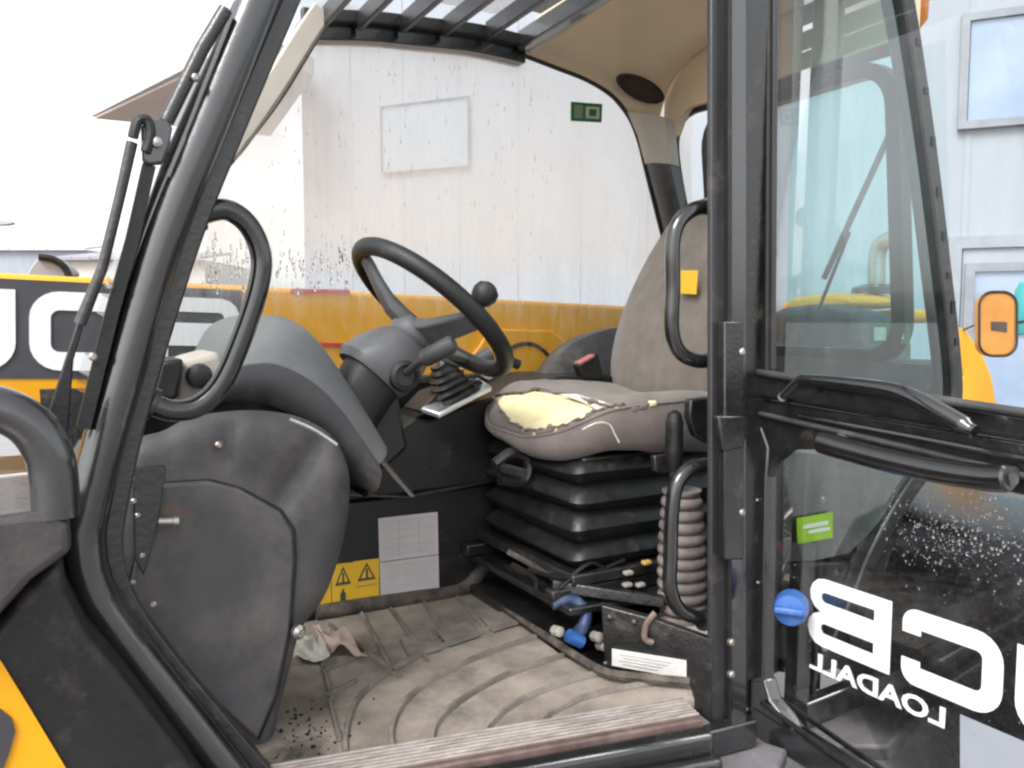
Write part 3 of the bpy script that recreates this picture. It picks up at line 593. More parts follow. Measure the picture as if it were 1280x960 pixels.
def segd(p, a, c):
    ab = c-a; t = max(0, min(1, (p-a).dot(ab)/max(1e-6, ab.dot(ab)))); return (p-a-ab*t).length
def kick_y(p):
    d_ = min(segd(p, kb[i], kb[(i+1) % len(kb)]) for i in range(len(kb))); R_ = 34; y = 1.24
    if d_ < R_: y += .034*(1-math.sqrt(max(0, 1-(1-d_/R_)**2)))
    g1 = segd(p, V((352, 622, 0)), V((402, 548, 0))); y += .016*math.exp(-(g1/17)**2)*min(1, max(0, (d_)/16))
    g2 = segd(p, V((283, 570, 0)), V((292, 535, 0))); y += .012*math.exp(-(g2/12)**2)
    y -= .006*math.exp(-((p.y-560)/26)**2)*math.exp(-((p.x-320)/60)**2)
    return y
rings_k = [1, .995, .985, .97, .95, .92, .89]+[.85-.05*k for k in range(17)]
secs_k = [[P(p.x, p.y, Y=1.40) for p in kb]]
for r_ in rings_k:
    secs_k.append([P(q.x, q.y, Y=kick_y(q)) for q in (kc+(p-kc)*r_ for p in kb)])
b = MB(); b.loft(secs_k, closed=True, caps=True); kp = b.build('kick_panel', M_KICK, TH, ang=75, label='grey moulded kick panel with an access cover')
ac = [(162, 740), (178, 660), (200, 606), (262, 602), (300, 612), (350, 640), (366, 664), (368, 700), (362, 788), (345, 870), (322, 925), (250, 860)]
cx_ = sum(p[0] for p in ac)/len(ac); cy_ = sum(p[1] for p in ac)/len(ac)
b = MB(); b.prism(pp([(cx_+(x-cx_)*1.03+1.5, cy_+(y-cy_)*1.012-2) for x, y in ac], Y=1.2385), (0, .02, 0)); b.build('dark_gap_plate', M_RUBBER, kp)  # dark plate drawn for the shaded groove round the cover
b = MB(); b.prism(pp(ac, Y=1.227), (0, .02, 0)); b.build('access_cover', M_KICK, kp, bevel=.004)
b = MB(); b.lathe(P(199, 652, Y=1.205), V((1, -.25, -.05)), [(.006, 0), (.006, .018), (.008, .019), (.008, .026)], 12); b.build('striker_bolt', M_STEEL, kp)
b = MB(); b.prism(pp([(166, 585), (208, 583), (198, 655), (180, 720), (168, 700)], Y=1.205), (0, .012, 0)); b.build('striker_plate', M_BLACKR, kp, bevel=.002)
for x, y in ((167, 626), (172, 644), (178, 694), (166, 728), (192, 755)):
    b = MB(); b.lathe(P(x, y, Y=1.204), (0, -1, 0), [(.004, 0), (.004, .003), (.002, .005)], 8); b.build('bolt', M_STEEL, kp)
b = MB(); b.lathe(P(371, 789, Y=1.23), (.3, -1, 0), [(.011, 0), (.011, .008), (.006, .013)], 14); b.build('bolt', M_STEEL, kp)
b = MB(); b.lathe(P(273, 556, Y=1.243), (0, -1, 0), [(.006, 0), (.006, .005), (.003, .008)], 10); b.build('bolt', M_STEEL, kp)
b = MB(); b.tube(spline(pp([(362, 524), (392, 537), (421, 556)], Y=1.232), 6), .0028, 8); b.build('bare_edge', M_SILVER, kp)

# ---- heater box and dirt behind the front handle
hb = part('heater_box', TH, 'dirty grey box with a black cover behind the front handle')
b = MB(); b.prism(pp([(228, 450), (275, 438), (285, 470), (280, 505), (232, 520), (222, 490)], Y=1.36), (0, .14, 0)); b.build('housing', M_TRIM, hb, bevel=.012, seg=3)
b = MB(); b.prism(pp([(200, 452), (230, 448), (222, 500), (192, 500)], Y=1.33), (0, .12, 0)); b.build('cover', M_PLASTD, hb, bevel=.006)
b = MB(); b.lathe(P(249, 470, Y=1.352), (-.3, -1, 0), [(.020, 0), (.018, .012), (.010, .016)], 14); b.build('cap', M_PLASTD, hb)

# ---- dashboard pod
db = part('dashboard', TH, 'rounded grey dashboard pod ahead of the steering wheel')
S1 = pp([(262, 490), (285, 466), (315, 456), (350, 457), (394, 480), (431, 518), (474, 580)], Y=1.30)
S0 = pp([(262, 500), (285, 503), (315, 503), (350, 511), (395, 541), (425, 574), (466, 618)], Y=1.315)
S3 = pp([(268, 470), (292, 418), (318, 399), (350, 395), (392, 420), (432, 478), (476, 552)], Y=1.45)
def rs(s_): return spline(s_, 6)
S0, S1, S3 = rs(S0), rs(S1), rs(S3)
def mid(a, c, k, lift): return [V((p.x+(q.x-p.x)*(k+lift), p.y+(q.y-p.y)*k, p.z+(q.z-p.z)*(k+lift))) for p, q in zip(a, c)]
b = MB(); b.loft([S1, mid(S1, S3, .12, .13), mid(S1, S3, .3, .22), mid(S1, S3, .6, .22), S3, [V((p.x, 1.75, p.z)) for p in S3]]); b.build('hood', M_DASHTOP, db, ang=60)
b = MB(); b.loft([[p+V((0, .001, .0015)) for p in S1], [p+V((.004, -.012, 0)) for p in mid(S1, S0, .3, 0)], [p+V((.004, -.012, 0)) for p in mid(S1, S0, .7, 0)], S0, [V((p.x, 1.75, p.z-.01)) for p in S0]]); b.build('underside', M_PLAST, db, ang=60)
b = MB(); b.prism([S1[-1]+V((0, .004, 0)), S0[-1], V((S0[-1].x, 1.74, S0[-1].z)), V((S3[-1].x, 1.74, S3[-1].z)), S3[-1]], (-.01, 0, -.006)); b.build('end_panel', M_PLASTD, db)
b = MB(); b.bar(P(468, 565, Y=1.42), P(516, 620, Y=1.66), .010, .004); b.build('trim_strip', M_SILVER, db)
for x, y, m_ in ((459, 503, M_ORANGE), (466, 516, M_PLASTD), (448, 512, M_PLASTD)):
    b = MB(); b.box(P(x, y, Y=1.47), (.016, .012, .014)); b.build('rocker_switch', m_, db, bevel=.003)
b = MB(); b.prism(pp([(436, 470), (470, 450), (500, 500), (512, 560), (480, 590), (440, 540)], Y=1.50), (0, .12, 0)); b.build('switch_panel', M_PLASTD, db, bevel=.01)

# ---- steering column, wheel
PH = math.radians(42); WN = V((math.sin(PH), 0, math.cos(PH))); WV = V((math.cos(PH), 0, -math.sin(PH))); WU = V((0, 1, 0))
WC = P(540, 388, Y=1.50); WR = .176
sw_ = part('steering_wheel', TH, 'black steering wheel with two thick spokes and a spinner knob')
b = MB(); b.tube([WC+(WU*math.cos(a)+WV*math.sin(a))*WR for a in [2*math.pi*k/64 for k in range(64)]], .0175, 14, closed=True, ref=WN); b.build('rim', M_PLASTD, sw_)
HC = WC-WN*.05
def spoke(ang, w0=.032, w1=.024):
    d = WU*math.cos(ang)+WV*math.sin(ang); t = WN.cross(d); pts = []
    for k, (r_, dn, wd, th) in enumerate(((.02, -.05, w0, .014), (.065, -.046, w0, .012), (.11, -.028, (w0+w1)/2, .010), (.152, -.008, w1, .009), (.174, 0, w1*.9, .008))):
        c = WC+d*r_+WN*dn; pts.append([c+t*wd+WN*th*.3, c+t*wd*.8-WN*th, c-t*wd*.8-WN*th, c-t*wd+WN*th*.3, c-t*wd*.7+WN*th, c+t*wd*.7+WN*th])
    b = MB(); b.loft(pts, closed=True, caps=True); b.build('spoke', M_COWL, sw_, bevel=.003, ang=50)
spoke(math.radians(-72)); spoke(math.radians(172)); spoke(math.radians(60))
b = MB(); b.lathe(HC-WN*.02, WN, [(.040, -.01), (.046, 0), (.046, .018), (.040, .028), (.02, .032)], 28); b.build('hub', M_COWL, sw_)
ka = math.radians(182); kd = WU*math.cos(ka)+WV*math.sin(ka)
kb = P(590, 387, Y=WC.y-WR*.93)
b = MB(); b.lathe(kb, WN+V((.1, 0, .1)), [(.012, -.012), (.010, .012), (.013, .016), (.021, .026), (.0245, .038), (.022, .050), (.012, .058)], 20); b.build('spinner_knob', M_PLASTD, sw_)
sc_ = part('steering_column', TH, 'grey steering column cowl with a stalk')
def ring(c, a, bb, n=20, e=2.6):
    out = []
    for k in range(n):
        th = 2*math.pi*k/n; cs, sn = math.cos(th), math.sin(th)
        out.append(c+WU*a*math.copysign(abs(cs)**(2/e), cs)+WV*bb*math.copysign(abs(sn)**(2/e), sn))
    return out
b = MB(); b.loft([ring(HC-WN*.030, .050, .044), ring(HC-WN*.042, .064, .056), ring(HC-WN*.075-WV*.006, .076, .068), ring(HC-WN*.115-WV*.014, .076, .074), ring(HC-WN*.130-WV*.014, .068, .066)], closed=True, caps=True); b.build('cowl', M_COWL, sc_)
b = MB(); b.loft([ring(HC-WN*.125-WV*.01, .06, .058), ring(HC-WN*.19, .056, .056), ring(HC-WN*.36+WV*.05, .06, .06)], closed=True, caps=True); b.build('column', M_PLASTD, sc_)
s0, s1, s2 = P(508, 466, Y=1.42), P(528, 450, Y=1.36), P(568, 428, Y=1.32)
b = MB(); b.tube([s0, s1], .007, 10); b.tube([s1, s1.lerp(s2, .1), s1.lerp(s2, .9), s2], [.012, .0165, .0165, .012], 14); b.build('stalk', M_PLAST, sc_)
b = MB(); b.lathe(P(505, 470, Y=1.43), (-.1, -1, .1), [(.030, 0), (.028, .012), (.02, .016), (.018, .010)], 20); b.build('stalk_boss', M_PLASTD, sc_)

# ---- far side console with labels, joystick
cs_ = part('side_console', TH, 'black side console with paper and yellow warning labels')
YC = 1.74
b = MB(); b.prism(pp([(330, 640), (440, 628), (612, 606), (760, 590), (760, 800), (330, 800)], Y=YC), (0, .2, 0)); b.build('lower_panel', M_PLASTD, cs_, bevel=.004)
b = MB(); b.prism(pp([(400, 600), (432, 560), (470, 556), (520, 522), (534, 526), (604, 500), (700, 470), (780, 470), (780, 590), (612, 604), (440, 626), (400, 632)], Y=YC-.02), (0, .22, 0)); b.build('upper_panel', M_PLASTD, cs_, bevel=.006)
b = MB(); b.tube(pp([(430, 618), (508, 621), (612, 602), (690, 590)], Y=YC-.024), .004, 6); b.build('seam_strip', M_BLACKR, cs_)
pap = pp([(473, 648), (547, 640), (549, 737), (476, 748)], Y=YC-.003)
b = MB(); b.prism(pap, (0, .002, 0)); pl_ = b.build('paper_label', M_PAPER, cs_, label='creased grey paper chart label')
def declines(q, rows, u0, u1, v0, v1, mat):
    for k in range(rows):
        v = v0+(v1-v0)*k/rows; decal(q, u0, v, u1, v+.004+.006*(k % 3 == 0), 'printed_line', mat, cs_, V((0, -.0012, 0)), V((0, -.0004, 0)))
declines(pap, 13, .06, .94, .05, .5, M_INK); declines(pap, 8, .06, .94, .6, .95, M_INK)
decal(pap, 0, .54, 1, .548, 'printed_line', M_INKD, cs_, V((0, -.0012, 0)), V((0, -.0004, 0)))
for u in (.32, .66): decal(pap, u, .05, u+.008, .5, 'printed_line', M_INK, cs_, V((0, -.0018, 0)), V((0, -.0004, 0)))
for x0, x1, y0a, y0b, y1a, y1b, kind in ((442, 474, 702, 698, 755, 749, 0), (415, 442, 706, 703, 762, 756, 1), (396, 414, 709, 706, 766, 762, 2)):
    wl = pp([(x0, y0a), (x1, y0b), (x1, y1b), (x0, y1a)], Y=YC-.003)
    b = MB(); b.prism(wl, (0, .002, 0)); b.build('warning_label', M_WARN, cs_, label='yellow hazard label with black triangle')
    def tri(s_, mat, dy, w_=wl):
        c = [quad_uv(w_, .5-.36*s_, .30+.18*s_), quad_uv(w_, .5+.36*s_, .30+.18*s_), quad_uv(w_, .5, .30-.24*s_)]
        b = MB(); b.prism([p+V((0, dy, 0)) for p in c], (0, -.0005, 0)); b.build('pictogram', mat, cs_, smooth=False)
    tri(1, M_INKD, -.0008); tri(.66, M_WARN, -.0016); decal(wl, .46, .2, .54, .42, 'pictogram', M_INKD, cs_, V((0, -.0024, 0)), V((0, -.0005, 0)))
    if kind == 1:
        decal(wl, .38, .66, .62, .88, 'pictogram', M_INKD, cs_, V((0, -.0008, 0)), V((0, -.0005, 0))); decal(wl, .45, .58, .55, .66, 'pictogram', M_INKD, cs_, V((0, -.0008, 0)), V((0, -.0005, 0)))
    if kind == 0: decal(wl, .08, .60, .92, .61, 'pictogram', M_INKD, cs_, V((0, -.0008, 0)), V((0, -.0005, 0)))
js = part('joystick', TH, 'control lever in a ribbed black gaiter on a silver plate')
jq = [P(527, 514, Y=1.68), P(550, 521, Y=1.62), P(612, 488, Y=1.62), P(592, 482, Y=1.78)]
b = MB(); b.prism(pp([(524, 514), (548, 522), (614, 488), (600, 474), (545, 492)], Y=1.70), (0, .10, 0)); b.build('base_block', M_PLASTD, js, bevel=.004)
pa, pb, pc_, pd2 = P(526, 516, Y=1.70), P(549, 524, Y=1.66), P(615, 489, Y=1.66), P(597, 478, Y=1.76)
b = MB(); b.prism([pa, pb, pc_, pd2], (0, 0, .012)); b.build('plate', M_SILVER, js, bevel=.003)
jc = (pa+pb+pc_+pd2)/4+V((.0, .02, .012)); jx = (pc_-pb).normalized(); jy = V((0, 0, 1)).cross(jx).normalized(); jn = jx.cross(jy).normalized(); jn = jn if jn.z > 0 else -jn
secs2 = []
for k in range(11):
    h = k*.0078; base = .058*(1-k/10*.55); rr = base*(1.0 if k % 2 == 0 else .84)
    secs2.append([jc+jx*x*rr+jy*y*rr+jn*h for x, y in rrect(2, 1.7, .5, 4)])
b = MB(); b.loft(secs2, closed=True, caps=True); b.build('gaiter', M_RUBBER, js)
b = MB(); b.tube([jc+jn*.075, jc+jn*.10+jx*.004], .012, 12); b.tube([jc+jn*.10, P(580, 452, Y=1.68), P(604, 463, Y=1.66), P(614, 470, Y=1.66)], [.013, .015, .014, .010], 12); b.build('lever', M_SILVER, js)
b = MB(); b.tube([P(596, 452, Y=1.72), P(612, 443, Y=1.72)], [.016, .020], 12); b.build('knob', M_PLAST, js)
b = MB(); b.tube([P(628, 447, Y=1.75), P(648, 456, Y=1.75)], [.010, .013], 12); b.build('knob', M_PLASTD, js)

# ---- grey hump behind the seat on the far side
hp = spline(pp([(676, 476), (692, 452), (715, 430), (745, 416), (780, 409), (830, 412)], Y=1.84), 6)
b = MB(); b.loft([[p+V((.03, .10, -.004)) for p in hp], [p+V((0, .03, .0)) for p in hp], hp, [p+V((.012, -.012, -.022)) for p in hp], [V((p.x+.03, p.y-.014, zs-.12)) for p in hp]]); b.build('rear_hump', M_PLAST, TH, ang=60)

# ---- seat
SEAT = part('seat', TH, 'worn taupe suspension seat, cushion torn open to yellow foam')
SX0, SX1, SY0, SY1 = .850, 1.33, 1.295, 1.765
cxs, cys, hx, hy = (SX0+SX1)/2, (SY0+SY1)/2, (SX1-SX0)/2, (SY1-SY0)/2
def segd2(p, a, c):
    ab = c-a; t = max(0, min(1, (p-a).dot(ab)/max(1e-9, ab.dot(ab)))); return (p-a-ab*t).length
def sup(th, e=3.2):
    c, s_ = math.cos(th), math.sin(th); return math.copysign(abs(c)**(2/e), c), math.copysign(abs(s_)**(2/e), s_)
def ctop(u, v):   # cushion height
    u = max(-1, min(1, u)); v = max(-1, min(1, v))
    r = min(1, max(abs(u), abs(v)))
    z = 1.428+.012*(1-u*u)+.018*abs(v)**3-.02*(1-v*v)*(1-max(0, -u))
    z -= .046*max(0, (-u-.45)/.55)**2
    rr = min(1.0, (abs(u)**3.2+abs(v)**3.2)**(1/3.2))
    z -= .030*max(0, (rr-.82)/.18)**2
    return z+.004*noise.noise(V((u*3, v*3, 1)))
hole_px = [(617, 499), (628, 493), (655, 491), (668, 487), (690, 490), (712, 494), (738, 502), (758, 509), (780, 518), (768, 526), (748, 532), (722, 541), (700, 546), (684, 546), (668, 543), (652, 536), (638, 527), (624, 512)]
def march(px, py):
    d_ = FW+RT*((px-640)/F)+UP*((480-py)/F); t = 1.3; last = None
    while t < 2.6:
        p = EYE+d_*t; u, v = (p.x-cxs)/hx, (p.y-cys)/hy
        if (abs(u)**3.2+abs(v)**3.2)**(1/3.2) <= 1:
            last = p
            if p.z <= ctop(u, v): return p
        t += .002
    return last or P(px, py, Z=1.41)
hole = []
for q in hole_px:
    p = march(*q); u, v = (p.x-cxs)/hx, (p.y-cys)/hy; k_ = (abs(u)**3.2+abs(v)**3.2)**(1/3.2)
    if k_ > .985: u *= .985/k_; v *= .985/k_
    hole.append((u, v))
NR, NT = 46, 150; vs = []; fs = []
for i in range(NR+1):
    r_ = (i/NR)**.85
    for k in range(NT):
        u, v = sup(2*math.pi*k/NT); u *= r_; v *= r_; j = .006
        if i == NR: vs.append(V((cxs+u*hx, cys+v*hy, ctop(u, v))))
        else: vs.append(V((cxs+u*hx, cys+v*hy, ctop(u, v))))
for i in range(NR):
    for k in range(NT):
        q = (i*NT+k, i*NT+(k+1) % NT, (i+1)*NT+(k+1) % NT, (i+1)*NT+k); c = sum((vs[a] for a in q), V())/4
        u, v = (c.x-cxs)/hx, (c.y-cys)/hy; jt = .03*noise.noise(V((u*14, v*14, 3)))
        if pin(u+jt, v+jt*.7, hole): continue
        fs.append(q)
b = MB(); b.add(vs, fs); ct = b.build('cushion_top', M_FABRIC, SEAT, ang=60)
s = ct.modifiers.new('solid', 'SOLIDIFY'); s.thickness = .004; s.offset = -1
# side band of the cushion (with rounded lower edge), seam piping
prof_s = [(1.0, 0), (1.015, -.015), (1.02, -.05), (.99, -.085), (.93, -.105), (.8, -.112)]
secs3 = []
for s_, dz in prof_s:
    secs3.append([V((cxs+u*hx*s_, cys+v*hy*s_, ctop(u, v)+dz*(1-max(0, -u)*(.36+.46*max(0, min(1, .65+.65*v))))-.001)) for u, v in (sup(2*math.pi*k/NT) for k in range(NT))])
b = MB(); b.loft(secs3, closed=True); b.build('cushion_side', M_FABSIDE, SEAT, ang=60)
b = MB(); b.tube([V((cxs+u*hx*1.003, cys+v*hy*1.003, ctop(u, v)-.002)) for u, v in (sup(2*math.pi*k/90) for k in range(90))], .0035, 6, closed=True, ref=(0, 0, 1)); b.build('piping', M_FABSIDE, SEAT)
# foam
vs = []; fs = []; n1 = 70
for i in range(n1+1):
    for k in range(n1+1):
        u = -1+1.4*i/n1; v = -1+1.95*k/n1; vs.append(V((cxs+u*hx, cys+v*hy, ctop(u, v)+(-.0025 if pin(u, v, hole) else -.010)+.0015*noise.noise(V((u*9, v*9, 7)))-.002*abs(noise.noise(V((u*40, v*40, 2)))))))
for i in range(n1):
    for k in range(n1):
        u = -1+1.4*(i+.5)/n1; v = -1+1.95*(k+.5)/n1
        if (abs(u)**3.2+abs(v)**3.2)**(1/3.2) > .992: continue
        hv = V((u, v, 0))
        if pin(u, v, hole) or min(segd2(hv, V((*hole[a_], 0)), V((*hole[(a_+1) % len(hole)], 0))) for a_ in range(len(hole))) < .07: fs.append((i*(n1+1)+k, (i+1)*(n1+1)+k, (i+1)*(n1+1)+k+1, i*(n1+1)+k+1))
b = MB(); b.add(vs, fs); b.build('foam', M_FOAM, SEAT, ang=80, label='exposed yellow foam in the torn cushion')
def on_c(px, py, dz=0):
    return march(px, py)+V((0, 0, dz))
# curled torn edge, loose threads, pale lining
edge = [V((cxs+u*hx, cys+v*hy, ctop(u, v)+.001)) for u, v in hole]
ep = spline(edge, 5, closed=True); ep = [p+V((random.uniform(-.003, .003), random.uniform(-.003, .003), random.uniform(-.001, .004))) for p in ep]
b = MB(); b.tube(ep, [random.uniform(.0018, .0042) for _ in ep], 6, closed=True, ref=(0, 0, 1)); b.build('torn_edge', M_FABSIDE, SEAT)
lin = [on_c(*q, dz=.006) for q in ((700, 497), (722, 497), (748, 505), (772, 514), (782, 520), (768, 527), (757, 524), (742, 514), (724, 505))]
b = MB(); b.prism(lin, (0, 0, .002)); b.build('lining', M_FOAMW, SEAT, bevel=.001)
for pts in ([(728, 537), (742, 530), (754, 528), (763, 532), (768, 542), (774, 553)],):
    b = MB(); b.tube(spline([P(x, y, Y=1.292) for i, (x, y) in enumerate(pts)], 5), .0017, 6); b.build('thread', M_FOAMW, SEAT)
for x, y in ((793, 514), (803, 511), (815, 507)):
    b = MB(); b.box(on_c(x, y, .004), (.02, .012, .012)); b.build('foam_crumb', M_FOAM if x > 810 else M_FABRIC, SEAT, bevel=.004)
# backrest: lofted cushion, leaning back
def bring(z, x, hw, th, e=2.8):
    return [V((x+th*c*.5, 1.545+hw*s_, z-.12*c*th)) for c, s_ in (sup(2*math.pi*k/40, e) for k in range(40))]
BK = [(1.36, 1.33, .10, .05), (1.375, 1.31, .19, .12), (1.40, 1.305, .215, .15), (1.46, 1.31, .225, .165), (1.54, 1.325, .225, .165), (1.62, 1.35, .215, .16), (1.70, 1.38, .20, .15), (1.78, 1.415, .175, .14), (1.84, 1.44, .145, .125), (1.875, 1.455, .105, .10), (1.888, 1.46, .05, .05)]
b = MB(); b.loft([bring(*q) for q in BK], closed=True, caps=True); b.build('backrest', M_FABRIC, SEAT, sub=1, ang=180)
b = MB(); b.prism(pp([(852, 338), (873, 338), (871, 368), (851, 367)], X=1.262), (-.002, 0, 0)); b.build('sticker', M_WARN, SEAT, label='small yellow sticker on the backrest')
# bellows
nb = 4; BX0, BX1, BY0, BY1 = .885, 1.30, 1.335, 1.735; zb0, zb1 = 1.090, 1.320
secs4 = []
for k in range(nb*4+1):
    f_ = k/(nb*4); z = zb1+(zb0-zb1)*f_; ph = k % 4; o = {0: -.022, 1: -.003, 2: .004, 3: -.006}[ph]
    secs4.append([V(((BX0+BX1)/2+x, (BY0+BY1)/2+y, z+.010*noise.noise(V((x*11, y*11, k*.3))))) for x, y in rrect(BX1-BX0+2*o, BY1-BY0+2*o, .03, 5)])
b = MB(); b.loft(secs4, closed=True, caps=True); b.build('bellows', M_RUBBER, SEAT, ang=50)
b = MB(); b.box(((BX0+BX1)/2, 1.53, 1.305), (.36, .36, .03)); b.build('seat_pan', M_BLACKR, SEAT, bevel=.006)
for pts in ([(618, 580), (640, 566), (660, 575), (655, 600), (625, 600)],):
    b = MB(); b.tube(spline(pp(pts, Y=1.52), 5), .012, 8); b.tube([P(630, 585, Y=1.5), P(655, 592, Y=1.42)], .010, 8); b.build('adjuster', M_BLACKR, SEAT)
b = MB(); b.box(((BX0+BX1)/2+.0, 1.535, 1.082), (.44, .42, .024)); b.build('base_plate', M_BLACKR, SEAT, bevel=.004)
for y in (1.345, 1.72):
    b = MB(); b.bar((.83, y, 1.055), (1.34, y, 1.055), .03, .026); b.build('slide_rail', M_BLACKR, SEAT, bevel=.003)
b = MB(); b.tube(spline(pp([(636, 690), (662, 704), (690, 722), (706, 728)], Y=1.42), 4), .006, 8); b.build('slide_bar', M_STEEL, SEAT)
# buckle
b = MB(); b.prism(pp([(722, 456), (748, 441), (756, 474), (730, 474)], Y=1.71), (0, .03, 0)); b.build('belt_buckle', M_PLASTD, SEAT, bevel=.004)
b = MB(); b.prism(pp([(724, 454), (743, 443), (744, 446), (726, 457)], Y=1.707), (0, .026, 0)); b.build('belt_button', M_PINK, SEAT, bevel=.002)

# ---- plinth under the seat
pn = part('seat_plinth', TH, 'black steel plinth below the seat with a white label')
b = MB(); b.prism([(.845, 1.36, ZF), (.845, YC+.01, ZF), (1.7, YC+.01, ZF), (1.7, 1.36, ZF)], (0, 0, .02)); b.build('foot', M_BLACKR, pn)
b = MB(); b.prism([(.85, 1.30, 1.025), (.85, YC+.0, 1.025), (1.7, YC, 1.025), (1.7, 1.24, 1.025)], (0, 0, .015)); b.build('top_plate', M_BLACKR, pn, bevel=.003)
b = MB(); b.prism([(.93, 1.37, ZF+.02), (.93, YC, ZF+.02), (.93, YC, 1.024), (.93, 1.37, 1.024)], (.02, 0, 0)); b.build('front_plate', M_BLACKR, pn)
def CP(x, y, o=0): return P(x, y, Y=1.255-(x-752)/138*.145-o)
b = MB(); b.prism([CP(752, 757), CP(820, 775), CP(890, 800), CP(890, 905), CP(868, 890), CP(758, 850)], (.012, .02, 0)); b.build('cover_plate', M_BLACKR, pn, bevel=.002)
w4 = [CP(765, 811, .004), CP(858, 826, .004), CP(858, 849, .004), CP(765, 832, .004)]
b = MB(); b.prism(w4, (.001, .002, 0)); b.build('label_plate', M_PAPERW, pn, label='white label plate at the foot of the plinth')
w4 = [p+V((-.0006, -.0010, 0)) for p in w4]
for k in range(4): decal(w4, .1+.05*(k % 2), .2+.18*k, .8-.06*k, .23+.18*k, 'printed_line', M_INK, pn, V((0, 0, 0)), V((-.0006, -.001, 0)))
for x, y in ((762, 772), (793, 778), (757, 830)):
    b = MB(); b.lathe(CP(x, y), V((-.6, -.75, 0)), [(.006, 0), (.006, .004), (.003, .006)], 10); b.build('bolt', M_BLACKR, pn)
b = MB(); b.tube(spline([CP(819, 766, .004), CP(808, 780, .010), CP(806, 798, .010), CP(816, 803, .006)], 5), .006, 8); b.build('latch_hook', M_RUST, pn)
b = MB(); b.tube([P(690, 731, Y=1.36), P(760, 742, Y=1.30), P(830, 752, Y=1.24)], .011, prof=rect); b.build('edge_bar', M_BLACKR, pn, bevel=.003)
b = MB(); b.tube(spline([P(690, 755, Y=1.34), P(715, 750, Y=1.33), P(732, 765, Y=1.31), P(728, 785, Y=1.30), P(715, 796, Y=1.29)], 6), .012, 10); b.build('hose', M_BLUED, pn, label='dusty blue hose curling out of the plinth')
b = MB(); b.tube([P(710, 794, Y=1.285), P(727, 803, Y=1.28)], .013, 10); b.build('hose_fitting', M_BLUE, pn)
for x, y in ((693, 788), (742, 795), (749, 806)):
    b = MB(); b.lathe(P(x, y, Y=1.29), (0, -1, .2), [(.010, 0), (.010, .02), (.006, .022)], 8); b.build('connector', M_CONN, pn)
for pts in ([(660, 712), (700, 722), (740, 716), (780, 700)], [(700, 735), (735, 705), (760, 712), (800, 722)], [(640, 705), (668, 722), (672, 740), (700, 752)]):
    b = MB(); b.tube(spline(pp(pts, Y=1.335), 6), .0045, 8); b.build('cable', M_RUBBER, pn)
for x, y, m_ in ((785, 716, M_CONN), (784, 731, M_CONN), (800, 731, M_CONN), (808, 703, M_WARND)):
    b = MB(); b.box(P(x, y, Y=1.31), (.020, .014, .009)); b.build('connector', m_, pn, bevel=.003)

# ---- hand lever with ribbed gaiter
hl_ = part('hand_brake', TH, 'hand lever with black grip above a ribbed brown gaiter')
gc0, gc1 = P(853, 772, Y=1.245), P(852, 612, Y=1.245)
nr_ = 11; pr2 = []
for k in range(nr_*6+1):
    f_ = k/(nr_*6); pr2.append((.044+.006*math.sin(f_*3)-.010*f_+.009*(abs(math.cos(math.pi*f_*nr_))**.6-.6), f_*(gc1-gc0).length))
b = MB(); b.lathe(gc0, gc1-gc0, pr2, 28); b.build('gaiter', M_GAITER, hl_)
b = MB(); b.lathe(P(842, 600, Y=1.22), V((0, 0, 1)), [(.008, 0), (.010, .02), (.016, .028), (.0175, .06), (.0165, .10), (.0175, .11), (.013, .128), (.005, .134)], 16); b.build('grip', M_RUBBER, hl_)
b = MB(); b.tube([P(842, 600, Y=1.22), P(846, 640, Y=1.235)], .007, 8); b.build('rod', M_STEEL, hl_)
b = MB(); b.prism(pp([(818, 570), (838, 568), (836, 592), (820, 590)], Y=1.24), (0, .015, 0)); b.build('catch', M_BLACKR, hl_, bevel=.003)
b = MB(); b.prism(pp([(864, 500), (888, 496), (888, 556), (870, 545), (862, 522)], Y=1.22), (0, .02, 0)); b.build('bracket', M_BLACKR, hl_, bevel=.004)

# ---- the open door
XD = 1.165
DR = part('door', TH, 'open black door with glass above and lettered glass below, seen from inside')
def dq(pts, th, name, mat, X=XD, bevel=.003, **k):
    b = MB(); b.prism(pp(pts, X=X), (th, 0, 0)); return b.build(name, mat, DR, bevel=bevel, **k)
dq([(935.5, -90), (947, -90), (938, 500), (929, 900), (924, 900), (934, 500)], .04, 'post_edge', M_SHEEN, X=XD-.012)
dq([(948, -90), (958, -90), (956, 470), (946, 470)], .03, 'post', M_BLACK)
b = MB(); b.tube([P(961, -90, X=XD), P(958, 468, X=XD)], .006, 10); b.build('glass_seal', M_RUBBER, DR)
dq([(964, -90), (968, -90), (964, 462), (960, 462)], .012, 'glass_bead', M_SHEEN, X=XD+.004, bevel=.001)
b = MB(); b.add(pp([(950, -120), (1500, -220), (1500, 560), (950, 475)], X=XD+.012), [(0, 1, 2, 3)]); b.build('upper_pane', G_DOOR, DR)
# belt rail
dq([(936, 464), (1300, 520), (1300, 556), (936, 496)], .04, 'belt_rail', M_BLACK, X=XD-.004, bevel=.008)
b = MB(); b.tube(pp([(937, 464), (1100, 489), (1300, 519)], X=XD-.008), .007, 10); b.build('rail_trim', M_PLAST, DR)
dq([(936, 497), (1300, 557), (1300, 612), (936, 518)], .034, 'belt_rail', M_BLACKR, X=XD+.006)
b = MB(); b.tube(pp([(937, 514), (1060, 542), (1180, 570), (1300, 600)], X=XD-.002), .005, 8); b.build('rail_trim', M_PLAST, DR)
b = MB(); b.tube(pp([(1000, 520), (1150, 548), (1300, 577)], X=XD-.002), .005, 8); b.build('rail_trim', M_BLACK, DR)
